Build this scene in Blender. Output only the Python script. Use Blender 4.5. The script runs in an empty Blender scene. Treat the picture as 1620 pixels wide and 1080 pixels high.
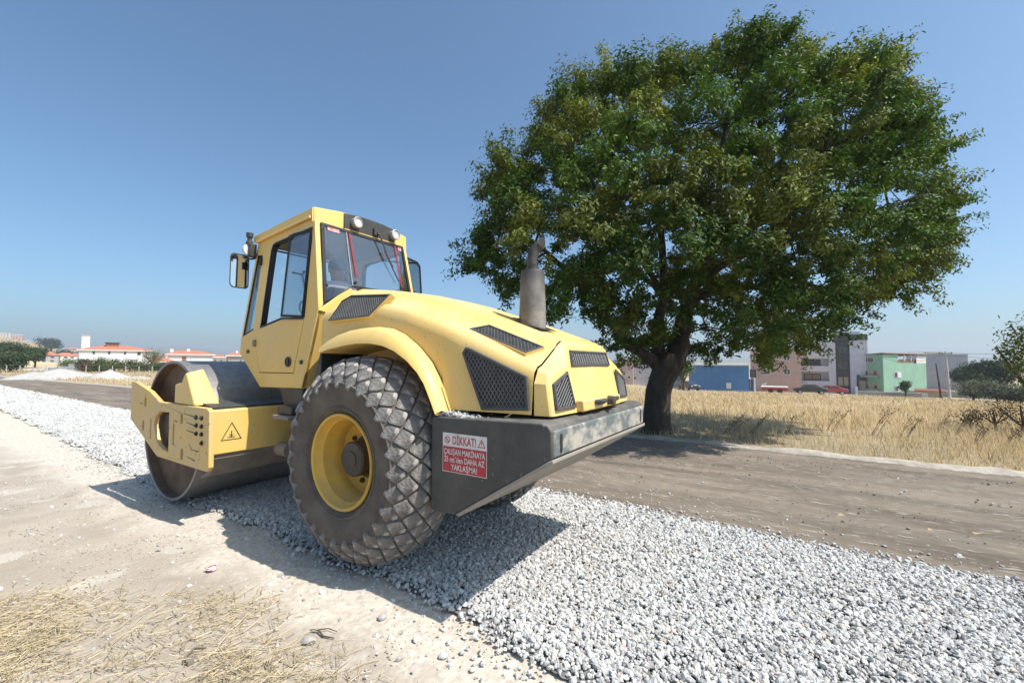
import bpy, bmesh, math, random
import numpy as np
from mathutils import Vector, Matrix, Euler
random.seed(7); rng = np.random.default_rng(11)
S = bpy.context.scene; C = S.collection
R = math.radians

# ------------------------------------------------------------------ camera
CAM = np.array([-2.7729, 2.9886, 1.5076]); YAW, PIT, ROL, FPX = -0.99837, 0.04702, 0.00446, 683.84
_d = np.array([math.cos(YAW)*math.cos(PIT), math.sin(YAW)*math.cos(PIT), math.sin(PIT)])
_r0 = np.array([math.sin(YAW), -math.cos(YAW), 0.0]); _u0 = np.cross(_r0, _d)
_r = math.cos(ROL)*_r0 + math.sin(ROL)*_u0; _u = math.cos(ROL)*_u0 - math.sin(ROL)*_r0
cd = bpy.data.cameras.new('camera'); cam = bpy.data.objects.new('camera', cd); C.objects.link(cam)
cd.sensor_width = 36; cd.lens = 36*FPX/1620; cd.clip_start = .05; cd.clip_end = 30000
cam.matrix_world = Matrix(((_r[0], _u[0], -_d[0], CAM[0]), (_r[1], _u[1], -_d[1], CAM[1]), (_r[2], _u[2], -_d[2], CAM[2]), (0, 0, 0, 1)))
S.camera = cam

# ------------------------------------------------------------------ sky and sun
SUN = Vector((-.58, -.085, .84)).normalized()            # towards the sun
w = bpy.data.worlds.new('World'); S.world = w; w.use_nodes = True
nt = w.node_tree; bg = nt.nodes['Background']
sky = nt.nodes.new('ShaderNodeTexSky'); sky.sky_type = 'NISHITA'; sky.sun_disc = False
sky.sun_elevation = math.asin(SUN.z); sky.sun_rotation = math.atan2(SUN.x, SUN.y)
sky.altitude = 0; sky.air_density = .85; sky.dust_density = 2.2; sky.ozone_density = 5
tint = nt.nodes.new('ShaderNodeMix'); tint.data_type = 'RGBA'; tint.blend_type = 'MULTIPLY'; tint.inputs[0].default_value = 1; tint.inputs[7].default_value = (.87, 1.05, 1.03, 1)      # white balance of the whole sky
nt.links.new(sky.outputs[0], tint.inputs[6]); nt.links.new(tint.outputs[2], bg.inputs[0]); bg.inputs[1].default_value = .128
sl = bpy.data.lights.new('sun', 'SUN'); sl.energy = 4.6; sl.angle = R(.53); sl.color = (1, .95, .87)
so = bpy.data.objects.new('sun', sl); C.objects.link(so); so.rotation_euler = (-SUN).to_track_quat('-Z', 'Y').to_euler(); so.location = (0, 0, 30)
vs = S.view_settings; vs.view_transform = 'Standard'; vs.look = 'None'; vs.gamma = 1; vs.use_curve_mapping = False; vs.exposure = .50
S.cycles.use_denoising = True
S.cycles.max_bounces = 8; S.cycles.transparent_max_bounces = 16

# ------------------------------------------------------------------ helpers
def at(u, v, depth):
    return CAM + depth*(_d + _r*(u-810)/FPX + _u*(540-v)/FPX)
def sm(a, b, x):
    t = np.clip((np.asarray(x, float)-a)/(b-a), 0, 1); return t*t*(3-2*t)
def H(x, y):                                             # the lie of the land
    x = np.asarray(x, float); y = np.asarray(y, float)
    fall = .046*np.clip(-y-9, 0, 78)
    return -.07 - fall*(1-sm(8, 60, x)) + 40*np.exp(-((y+60)/90)**2)*sm(480, 860, x)
def foot(u, depth):                                      # a point on the land below pixel column u
    p = at(u, 575, depth); return Vector((p[0], p[1], float(H(p[0], p[1]))))
def facing(p):                                           # yaw whose local -Y looks at the camera
    return math.atan2(p[1]-CAM[1], p[0]-CAM[0]) - math.pi/2

MATS = {}
def nd(nt, t, **kw):
    n = nt.nodes.new(t)
    for k, v in kw.items():
        if k in n.inputs.keys() if isinstance(k, str) else False: n.inputs[k].default_value = v
        else: setattr(n, k, v)
    return n
def pm(name, c1, c2=None, scale=6, rough=.6, metal=0, bump=0, bscale=None, lo=.35, hi=.65, c3=None, s3=30, t3=.68, spec=.5, stretch=None, coat=0):
    if name in MATS: return MATS[name]
    m = bpy.data.materials.new(name); m.use_nodes = True; t = m.node_tree; b = t.nodes['Principled BSDF']
    b.inputs['Roughness'].default_value = rough; b.inputs['Metallic'].default_value = metal
    b.inputs['Specular IOR Level'].default_value = spec; b.inputs['Coat Weight'].default_value = coat
    c1 = (*c1, 1)
    tc = t.nodes.new('ShaderNodeTexCoord'); mp = t.nodes.new('ShaderNodeMapping'); t.links.new(tc.outputs['Object'], mp.inputs[0])
    if stretch: mp.inputs['Scale'].default_value = stretch
    col = None
    if c2:
        n = t.nodes.new('ShaderNodeTexNoise'); n.inputs['Scale'].default_value = scale; n.inputs['Detail'].default_value = 8; n.inputs['Roughness'].default_value = .62
        t.links.new(mp.outputs[0], n.inputs['Vector'])
        r = t.nodes.new('ShaderNodeValToRGB'); r.color_ramp.elements[0].position = lo; r.color_ramp.elements[1].position = hi
        r.color_ramp.elements[0].color = c1; r.color_ramp.elements[1].color = (*c2, 1)
        t.links.new(n.outputs[0], r.inputs[0]); col = r.outputs[0]
        if c3:
            n3 = t.nodes.new('ShaderNodeTexNoise'); n3.inputs['Scale'].default_value = s3; n3.inputs['Detail'].default_value = 5
            t.links.new(mp.outputs[0], n3.inputs['Vector'])
            r3 = t.nodes.new('ShaderNodeValToRGB'); r3.color_ramp.elements[0].position = t3; r3.color_ramp.elements[1].position = t3+.05
            t.links.new(n3.outputs[0], r3.inputs[0])
            mx = t.nodes.new('ShaderNodeMix'); mx.data_type = 'RGBA'; mx.inputs[7].default_value = (*c3, 1)
            t.links.new(r3.outputs[0], mx.inputs[0]); t.links.new(col, mx.inputs[6]); col = mx.outputs[2]
        t.links.new(col, b.inputs['Base Color'])
    else: b.inputs['Base Color'].default_value = c1
    if bump:
        nb = t.nodes.new('ShaderNodeTexNoise'); nb.inputs['Scale'].default_value = bscale or scale*4; nb.inputs['Detail'].default_value = 6
        t.links.new(mp.outputs[0], nb.inputs['Vector'])
        bp = t.nodes.new('ShaderNodeBump'); bp.inputs['Strength'].default_value = bump; bp.inputs['Distance'].default_value = .02
        t.links.new(nb.outputs[0], bp.inputs['Height']); t.links.new(bp.outputs[0], b.inputs['Normal'])
    MATS[name] = m; return m
def glass_mat(name, tint, refl=.9):
    m = bpy.data.materials.new(name); m.use_nodes = True; t = m.node_tree
    for n in list(t.nodes):
        if n.type != 'OUTPUT_MATERIAL': t.nodes.remove(n)
    out = [n for n in t.nodes if n.type == 'OUTPUT_MATERIAL'][0]
    tr = t.nodes.new('ShaderNodeBsdfTransparent'); tr.inputs[0].default_value = (*tint, 1)
    gl = t.nodes.new('ShaderNodeBsdfGlossy'); gl.inputs['Roughness'].default_value = .03
    fr = t.nodes.new('ShaderNodeFresnel'); fr.inputs[0].default_value = 1.5
    mul = t.nodes.new('ShaderNodeMath'); mul.operation = 'MULTIPLY_ADD'; mul.inputs[1].default_value = refl; mul.inputs[2].default_value = .03
    mx = t.nodes.new('ShaderNodeMixShader')
    t.links.new(fr.outputs[0], mul.inputs[0]); t.links.new(mul.outputs[0], mx.inputs[0])
    t.links.new(tr.outputs[0], mx.inputs[1]); t.links.new(gl.outputs[0], mx.inputs[2]); t.links.new(mx.outputs[0], out.inputs[0])
    MATS[name] = m; return m

class MB:
    def __init__(s): s.v = []; s.f = []
    def add(s, vs, fs):
        o = len(s.v); s.v += [tuple(map(float, p)) for p in vs]; s.f += [tuple(o+i for i in f) for f in fs]; return s
    def box(s, c, size, M=None):
        x, y, z = [k/2 for k in size]
        vs = [Vector((a*x, b*y, d*z)) for a in (-1, 1) for b in (-1, 1) for d in (-1, 1)]
        vs = [(M @ p if M else p)+Vector(c) for p in vs]
        return s.add(vs, [(0, 1, 3, 2), (4, 6, 7, 5), (0, 4, 5, 1), (2, 3, 7, 6), (0, 2, 6, 4), (1, 5, 7, 3)])
    def bx(s, x0, x1, y0, y1, z0, z1): return s.box(((x0+x1)/2, (y0+y1)/2, (z0+z1)/2), (x1-x0, y1-y0, z1-z0))
    def hexa(s, a, b):                                   # two quads, bottom ring and top ring
        n = len(a); return s.add(list(a)+list(b), [tuple(range(n))[::-1], tuple(range(n, 2*n))]+[(i, (i+1) % n, n+(i+1) % n, n+i) for i in range(n)])
    def prism(s, poly, y0, y1):                          # x-z polygon extruded along y
        return s.hexa([(x, y0, z) for x, z in poly], [(x, y1, z) for x, z in poly])
    def tube(s, path, r, n=8, caps=True):
        path = [Vector(p) for p in path]; rs = r if hasattr(r, '__len__') else [r]*len(path)
        rings = []; prev = None
        for i, p in enumerate(path):
            d = (path[min(i+1, len(path)-1)]-path[max(i-1, 0)]).normalized()
            if prev is None: a = d.orthogonal().normalized()
            else: a = (prev-d*prev.dot(d)).normalized()
            prev = a; b = d.cross(a)
            rings.append([p+(a*math.cos(t)+b*math.sin(t))*rs[i] for t in [2*math.pi*k/n for k in range(n)]])
        vs = [q for g in rings for q in g]; fs = []
        for i in range(len(rings)-1):
            for k in range(n): fs.append((i*n+k, i*n+(k+1) % n, (i+1)*n+(k+1) % n, (i+1)*n+k))
        if caps: fs += [tuple(range(n))[::-1], tuple((len(rings)-1)*n+k for k in range(n))]
        return s.add(vs, fs)
    def lathe(s, prof, n=48, axis='y', c=(0, 0, 0), closed=False):    # prof: (axial, radius)
        vs = []; m = len(prof)
        for k in range(n):
            a = 2*math.pi*k/n
            for h, q in prof:
                p = {'y': (q*math.cos(a), h, q*math.sin(a)), 'z': (q*math.cos(a), q*math.sin(a), h), 'x': (h, q*math.cos(a), q*math.sin(a))}[axis]
                vs.append((p[0]+c[0], p[1]+c[1], p[2]+c[2]))
        fs = []
        for k in range(n):
            k2 = (k+1) % n
            for i in range(m if closed else m-1):
                j = (i+1) % m; fs.append((k*m+i, k*m+j, k2*m+j, k2*m+i))
        return s.add(vs, fs)
    def mesh(s, name='m'):
        me = bpy.data.meshes.new(name); me.from_pydata(s.v, [], s.f)
        bm = bmesh.new(); bm.from_mesh(me); bmesh.ops.remove_doubles(bm, verts=bm.verts, dist=1e-5); bmesh.ops.recalc_face_normals(bm, faces=bm.faces); bm.to_mesh(me); bm.free()
        return me
    def build(s, name, m, parent=None, bevel=0, smooth=None, loc=None, seg=2):
        return put(name, s.mesh(name), m, parent, bevel, smooth, loc, seg)
def put(name, me, m, parent=None, bevel=0, smooth=None, loc=None, seg=2):
    o = bpy.data.objects.new(name, me); C.objects.link(o); me.name = name
    if m is not None: me.materials.append(m)
    if parent: o.parent = parent
    if loc is not None: o.location = loc
    if smooth is not None or bevel:
        me.shade_smooth(); me.set_sharp_from_angle(angle=R(smooth or 35))
    if bevel:
        b = o.modifiers.new('bevel', 'BEVEL'); b.width = bevel; b.segments = seg; b.limit_method = 'ANGLE'; b.angle_limit = R(35); b.harden_normals = False
    return o
def tag(o, label=None, cat=None, group=None, kind=None):
    for k, v in (('label', label), ('category', cat), ('group', group), ('kind', kind)):
        if v: o[k] = v
    return o
def empty(name, loc, rz=0, label=None, cat=None, group=None):
    o = bpy.data.objects.new(name, None); C.objects.link(o); o.location = loc; o.rotation_euler = (0, 0, rz); o.empty_display_size = .3
    return tag(o, label, cat, group)
def copy_tree(o, parent=None):
    c = o.copy(); C.objects.link(c); c.parent = parent
    for ch in list(o.children): copy_tree(ch, c)
    return c
def npmesh(name, verts, faces, m, parent=None, colors=None, kind=None, smooth=False, loc=None):   # big meshes from arrays
    me = bpy.data.meshes.new(name); n, k = faces.shape
    me.vertices.add(len(verts)); me.vertices.foreach_set('co', verts.astype(np.float32).ravel())
    me.loops.add(n*k); me.loops.foreach_set('vertex_index', faces.astype(np.int32).ravel())
    me.polygons.add(n); me.polygons.foreach_set('loop_start', np.arange(0, n*k, k, dtype=np.int32)); me.polygons.foreach_set('loop_total', np.full(n, k, np.int32))
    me.update(calc_edges=True)
    if colors is not None:
        a = me.color_attributes.new('col', 'FLOAT_COLOR', 'POINT'); a.data.foreach_set('color', np.c_[colors, np.ones(len(colors))].astype(np.float32).ravel())
    if smooth: me.polygons.foreach_set('use_smooth', np.ones(n, bool))
    o = bpy.data.objects.new(name, me); C.objects.link(o); me.materials.append(m)
    if parent: o.parent = parent
    if loc is not None: o.location = loc
    if kind: o['kind'] = kind
    return o
def vcol_mat(name, rough=.6, trans=0, spec=.4):
    m = bpy.data.materials.new(name); m.use_nodes = True; t = m.node_tree; b = t.nodes['Principled BSDF']
    a = t.nodes.new('ShaderNodeVertexColor'); a.layer_name = 'col'
    t.links.new(a.outputs[0], b.inputs['Base Color']); b.inputs['Roughness'].default_value = rough; b.inputs['Specular IOR Level'].default_value = spec
    if trans:
        tl = t.nodes.new('ShaderNodeBsdfTranslucent'); mx = t.nodes.new('ShaderNodeMixShader'); mx.inputs[0].default_value = trans
        hs = t.nodes.new('ShaderNodeHueSaturation'); hs.inputs['Saturation'].default_value = 1.15; hs.inputs['Value'].default_value = 1.5
        t.links.new(a.outputs[0], hs.inputs['Color']); t.links.new(hs.outputs[0], tl.inputs[0])
        out = [n for n in t.nodes if n.type == 'OUTPUT_MATERIAL'][0]
        t.links.new(b.outputs[0], mx.inputs[1]); t.links.new(tl.outputs[0], mx.inputs[2]); t.links.new(mx.outputs[0], out.inputs[0])
    MATS[name] = m; return m
def plate(loops, ymap, thick, inward):                   # flat plate with holes; loops in (x, z); ymap gives y
    bm = bmesh.new(); es = []
    for lp in loops:
        vs = [bm.verts.new((x, ymap(x, z), z)) for x, z in lp]
        for i in range(len(vs)): es.append(bm.edges.new((vs[i], vs[(i+1) % len(vs)])))
    bmesh.ops.triangle_fill(bm, use_beauty=True, use_dissolve=False, edges=es)
    r = bmesh.ops.extrude_face_region(bm, geom=list(bm.faces))
    for g in r['geom']:
        if isinstance(g, bmesh.types.BMVert): g.co.y += inward*thick
    bmesh.ops.recalc_face_normals(bm, faces=bm.faces)
    me = bpy.data.meshes.new('plate'); bm.to_mesh(me); bm.free(); return me
def rrect(x0, x1, z0, z1, r, n=4):
    p = []
    for cx, cz, a0 in ((x1-r, z1-r, 0), (x0+r, z1-r, 90), (x0+r, z0+r, 180), (x1-r, z0+r, 270)):
        for k in range(n+1): a = R(a0+90*k/n); p.append((cx+r*math.cos(a), cz+r*math.sin(a)))
    return p
def text_mesh(s, size, bold=0):
    c = bpy.data.curves.new('t', 'FONT'); c.body = s; c.size = size; c.align_x = 'CENTER'; c.align_y = 'CENTER'; c.offset = bold; c.resolution_u = 3
    o = bpy.data.objects.new('t', c); C.objects.link(o)
    bpy.context.view_layer.update()
    me = bpy.data.meshes.new_from_object(o.evaluated_get(bpy.context.evaluated_depsgraph_get()))
    bpy.data.objects.remove(o); bpy.data.curves.remove(c); return me

# ------------------------------------------------------------------ materials
yellow = pm('yellow_paint', (.79, .515, .125), (.71, .50, .185), 2.2, .42, bump=.04, bscale=40, c3=(.30, .21, .10), s3=48, t3=.675, coat=.1, lo=.38, hi=.72)
yellow2 = pm('worn_yellow_paint', (.70, .47, .15), (.60, .44, .22), 5, .5, bump=.06, bscale=50, c3=(.16, .11, .07), s3=26, t3=.66)
black = pm('black_paint', (.022, .024, .026), (.05, .048, .045), 6, .45, bump=.05)
rubber = pm('rubber_seal', (.015, .016, .018), rough=.55)
weight_m = pm('dusty_black_paint', (.026, .028, .031), (.058, .057, .056), 5, .5, bump=.1, bscale=30, c3=(.17, .155, .135), s3=22, t3=.66)
scuff_m = pm('scuffed_bumper_paint', (.13, .15, .15), (.42, .38, .32), 5.5, .45, bump=.08, bscale=30, lo=.42, hi=.56, stretch=(1, .8, 1.4))
tyre_m = pm('dusty_tyre_rubber', (.085, .071, .058), (.155, .13, .105), 4, .9, bump=.2, bscale=30)
lug_m = pm('dusty_tread_rubber', (.12, .112, .105), (.27, .25, .23), 9, .92, bump=.6, bscale=45, c3=(.40, .37, .335), s3=16, t3=.58)
rim_m = pm('rim_yellow_paint', (.72, .43, .05), (.60, .36, .07), 8, .45, bump=.05, c3=(.2, .12, .06), s3=40, t3=.70)
hub_m = pm('greasy_hub_metal', (.05, .04, .032), (.09, .07, .055), 10, .6, bump=.2)
steel = pm('worn_drum_steel', (.20, .195, .19), (.28, .27, .26), 14, .45, metal=.35, bump=.1, bscale=60)
rust = pm('rusty_drum_interior', (.10, .062, .040), (.17, .115, .08), 5, .8, bump=.2, bscale=30)
grey_steel = pm('dusty_grey_steel', (.17, .145, .122), (.27, .235, .20), 5, .7, bump=.15)
muff_m = pm('heat_stained_muffler', (.15, .138, .122), (.29, .265, .235), 4, .6, metal=.2, bump=.06, lo=.4, hi=.6)
def _soot():
    t = muff_m.node_tree; b = t.nodes['Principled BSDF']; old = b.inputs['Base Color'].links[0].from_socket
    tc = t.nodes.new('ShaderNodeTexCoord'); sx = t.nodes.new('ShaderNodeSeparateXYZ'); t.links.new(tc.outputs['Object'], sx.inputs[0])
    n = t.nodes.new('ShaderNodeTexNoise'); n.inputs['Scale'].default_value = 6; t.links.new(tc.outputs['Object'], n.inputs['Vector'])
    ma = t.nodes.new('ShaderNodeMath'); ma.operation = 'MULTIPLY_ADD'; ma.inputs[1].default_value = .25; t.links.new(n.outputs[0], ma.inputs[0]); t.links.new(sx.outputs['Z'], ma.inputs[2])
    mr = t.nodes.new('ShaderNodeMapRange'); mr.inputs[1].default_value = 2.02; mr.inputs[2].default_value = 2.32; t.links.new(ma.outputs[0], mr.inputs[0])
    mx = t.nodes.new('ShaderNodeMix'); mx.data_type = 'RGBA'; mx.inputs[7].default_value = (.07, .065, .062, 1); t.links.new(mr.outputs[0], mx.inputs[0]); t.links.new(old, mx.inputs[6]); t.links.new(mx.outputs[2], b.inputs['Base Color'])
_soot()
pipe_m = pm('sooty_pipe', (.045, .042, .040), (.10, .094, .088), 9, .55, metal=.4, bump=.1)
chrome = pm('lamp_rim', (.55, .54, .52), (.40, .39, .37), 20, .35, metal=.3)
lens = pm('lamp_lens', (.62, .64, .66), (.45, .47, .5), 30, .15)
red_m = pm('red_print', (.50, .035, .05), (.42, .05, .06), 20, .5)
white_m = pm('white_print', (.75, .73, .70), (.62, .60, .57), 20, .55)
ink = pm('black_ink', (.02, .018, .014), rough=.6)
red_tape = pm('red_tape', (.26, .03, .04), rough=.4)
cabin_dark = pm('cab_lining', (.045, .043, .042), (.07, .065, .06), 8, .8)
gl_clear = glass_mat('cab_glass', (.955, .97, .97), .55)
gl_tint = glass_mat('tinted_cab_glass', (.90, .935, .945), .6)
mirror_m = pm('mirror_glass', (.8, .8, .8), rough=.04, metal=1)

def dust_and_lit_tops(m, amount, colour):                        # patchy settled dust, mostly on upward faces; on yellow also paints sunlit tops' paleness
    t = m.node_tree; b = t.nodes['Principled BSDF']; old = b.inputs['Base Color'].links[0].from_socket
    g = t.nodes.new('ShaderNodeNewGeometry'); sx = t.nodes.new('ShaderNodeSeparateXYZ'); t.links.new(g.outputs['True Normal'], sx.inputs[0])
    mr = t.nodes.new('ShaderNodeMapRange'); mr.inputs[1].default_value = .1; mr.inputs[2].default_value = .95; mr.inputs[3].default_value = .30; mr.inputs[4].default_value = 1; t.links.new(sx.outputs['Z'], mr.inputs[0])
    tc = t.nodes.new('ShaderNodeTexCoord'); n = t.nodes.new('ShaderNodeTexNoise'); n.inputs['Scale'].default_value = 3.4; n.inputs['Detail'].default_value = 9; n.inputs['Roughness'].default_value = .7; t.links.new(tc.outputs['Object'], n.inputs['Vector'])
    nr = t.nodes.new('ShaderNodeMapRange'); nr.inputs[1].default_value = .30; nr.inputs[2].default_value = .70; t.links.new(n.outputs[0], nr.inputs[0])
    mu = t.nodes.new('ShaderNodeMath'); mu.operation = 'MULTIPLY'; t.links.new(mr.outputs[0], mu.inputs[0]); t.links.new(nr.outputs[0], mu.inputs[1])
    m2 = t.nodes.new('ShaderNodeMath'); m2.operation = 'MULTIPLY'; m2.inputs[1].default_value = amount; t.links.new(mu.outputs[0], m2.inputs[0])
    mx = t.nodes.new('ShaderNodeMix'); mx.data_type = 'RGBA'; mx.inputs[7].default_value = (*colour, 1); t.links.new(m2.outputs[0], mx.inputs[0]); t.links.new(old, mx.inputs[6]); t.links.new(mx.outputs[2], b.inputs['Base Color'])
    rr = t.nodes.new('ShaderNodeMapRange'); rr.inputs[3].default_value = b.inputs['Roughness'].default_value; rr.inputs[4].default_value = .8; t.links.new(mu.outputs[0], rr.inputs[0]); t.links.new(rr.outputs[0], b.inputs['Roughness'])
dust_and_lit_tops(yellow, .36, (.66, .585, .43)); dust_and_lit_tops(weight_m, .55, (.30, .27, .23)); dust_and_lit_tops(rim_m, .35, (.45, .37, .26)); dust_and_lit_tops(black, .4, (.20, .18, .15))

# ------------------------------------------------------------------ the ground
def snoise(x, y, f, seed):                               # cheap smooth noise
    q = np.random.default_rng(seed); z = 0
    for k in range(7):
        a = q.uniform(0, 6.28); ff = f*q.uniform(.6, 1.7); z = z+np.sin((x*math.cos(a)+y*math.sin(a))*ff+q.uniform(0, 6.28))
    return z/7
def sheet(name, xs, ys, zf, m, lohi=None):
    X, Yv = np.meshgrid(xs, np.linspace(0, 1, len(ys)) if lohi else ys, indexing='ij')
    if lohi:
        lo, hi = lohi(xs); Yv = lo[:, None]+(hi-lo)[:, None]*Yv
    V = np.stack([X, Yv, zf(X, Yv)], -1).reshape(-1, 3); n = len(ys)
    i, j = np.meshgrid(np.arange(len(xs)-1), np.arange(n-1), indexing='ij'); a = (i*n+j).ravel()
    F = np.stack([a, a+n, a+n+1, a+1], -1)
    return tag(npmesh(name, V, F, m, smooth=True), kind='structure')
soil_m = pm('dry_field_soil', (.34, .25, .135), (.42, .32, .19), .35, .95, bump=.3, bscale=6, c3=(.27, .22, .14), s3=.05, t3=.55)
t = np.sinh(np.linspace(-1, 1, 201)*7)/math.sinh(7)*3300
sheet('ground', t, t, H, soil_m)

# shoulder: beaten earth with a strip of pale stone dust beside the gravel
def shoulder_mat():
    m = pm('beaten_earth', (.315, .265, .21), (.425, .365, .30), 1.1, .95, bump=.55, bscale=26, c3=(.46, .41, .345), s3=2.3, t3=.60)
    t = m.node_tree; b = t.nodes['Principled BSDF']; old = b.inputs['Base Color'].links[0].from_socket
    tc = t.nodes.new('ShaderNodeTexCoord'); sx = t.nodes.new('ShaderNodeSeparateXYZ'); t.links.new(tc.outputs['Object'], sx.inputs[0])
    n = t.nodes.new('ShaderNodeTexNoise'); n.inputs['Scale'].default_value = 2.3; n.inputs['Detail'].default_value = 7; t.links.new(tc.outputs['Object'], n.inputs['Vector'])
    ma = t.nodes.new('ShaderNodeMath'); ma.operation = 'MULTIPLY_ADD'; ma.inputs[1].default_value = 1.1; t.links.new(n.outputs[0], ma.inputs[0]); t.links.new(sx.outputs['Y'], ma.inputs[2])
    r = t.nodes.new('ShaderNodeValToRGB'); r.color_ramp.elements[0].position = .70; r.color_ramp.elements[1].position = .84
    r.color_ramp.elements[0].color = (1, 1, 1, 1); r.color_ramp.elements[1].color = (0, 0, 0, 1)
    dv = t.nodes.new('ShaderNodeMath'); dv.operation = 'MULTIPLY'; dv.inputs[1].default_value = .40; t.links.new(ma.outputs[0], dv.inputs[0]); t.links.new(dv.outputs[0], r.inputs[0])
    n2 = t.nodes.new('ShaderNodeTexNoise'); n2.inputs['Scale'].default_value = 24; n2.inputs['Detail'].default_value = 6; t.links.new(tc.outputs['Object'], n2.inputs['Vector'])
    rr = t.nodes.new('ShaderNodeValToRGB'); rr.color_ramp.elements[0].color = (.43, .37, .30, 1); rr.color_ramp.elements[1].color = (.60, .54, .46, 1); rr.color_ramp.elements[0].position = .3; rr.color_ramp.elements[1].position = .68
    t.links.new(n2.outputs[0], rr.inputs[0])
    mx = t.nodes.new('ShaderNodeMix'); mx.data_type = 'RGBA'; t.links.new(r.outputs[0], mx.inputs[0]); t.links.new(old, mx.inputs[6]); t.links.new(rr.outputs[0], mx.inputs[7]); t.links.new(mx.outputs[2], b.inputs['Base Color'])
    return m
xs = np.r_[np.linspace(-40, -4, 20), np.arange(-3.6, 7, .06), np.linspace(7.2, 20, 60), np.linspace(21, 160, 60)]
ys = np.r_[np.arange(.3, 4.2, .06), np.linspace(4.4, 14, 25)]
def shz(x, y):
    near = (np.abs(x-1.5) < 6)
    return -.05+.012*snoise(x, y, 3, 1)+.006*snoise(x, y, 11, 2)+near*rng.normal(0, .0028, x.shape)
sheet('dirt_shoulder', xs, ys, shz, shoulder_mat())

# graded dirt lane beyond the gravel
road_m = pm('graded_dirt', (.108, .084, .062), (.225, .185, .142), 1.1, .95, bump=.7, bscale=22, stretch=(.28, 1.9, 1), c3=(.31, .27, .225), s3=16, t3=.60)
NE = ([-40, -6, -3, -1.9, -1, 0, 4.2, 18, 40, 160], [1.9, 1.70, 1.22, 1.03, .91, .89, .84, .25, -.3, -1])
FE = ([-40, -4, 0, 14, 37, 160], [-1.5, -1.58, -1.68, -1.84, -2.2, -3])
nearE = lambda x: np.interp(x, *NE)+.03*np.sin(3.1*x)+.025*np.sin(7.7*x+1)
farE = lambda x: np.interp(x, *FE)+.03*np.sin(2.3*x+2)+.025*np.sin(6.1*x)
xs = np.r_[np.linspace(-40, -9, 15), np.arange(-8.8, 30, .2), np.linspace(31, 160, 60)]
kerbY = lambda x: -5.88+.04*np.sin(.9*x)+.03*np.sin(2.7*x+1)+.02*np.sin(6.3*x)+.9*sm(25, 60, x)
xr_ = np.r_[np.linspace(-40, -9, 15), np.arange(-8.8, 9, .055), np.linspace(9.2, 30, 100), np.linspace(31, 160, 60)]
sheet('dirt_road', xr_, np.arange(76), lambda x, y: -.05+.012*np.sin(y*5.1+.2*np.sin(x*.3))+.007*snoise(x, y, 4, 5)+.005*snoise(x*.4, y, 16, 15)+.004*snoise(x, y, 30, 16)+rng.normal(0, .0035, x.shape)*(np.abs(x) < 9), road_m, lambda x: (kerbY(x)-.15, farE(x)+.25))
bed_m = pm('tar_and_dust_bed', (.085, .083, .08), (.22, .215, .205), 9, .85, bump=.5, bscale=60)
sheet('gravel_lane', xs, np.arange(14), lambda x, y: -.036+.005*snoise(x, y, 9, 6), bed_m, lambda x: (farE(x)+.03, nearE(x)-.05+.02*np.sin(17*x)+.015*np.sin(41*x)))
# kerb: a low ragged ridge of cement
kerb_m = pm('pale_cement', (.29, .255, .215), (.46, .415, .36), 5, .95, bump=.6, bscale=20)
ky = np.linspace(0, 1, 7)
sheet('kerb', xs, ky, lambda x, y: -.06+(.065+.035*snoise(x, y, 3.5, 7)+.02*snoise(x, y, 9, 17))*np.clip(1-np.abs((y-kerbY(x)+.20)/.22)**2.5, 0, 1)+.008*snoise(x, y, 15, 8), kerb_m, lambda x: (kerbY(x)-.42, kerbY(x)+.02))

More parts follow.
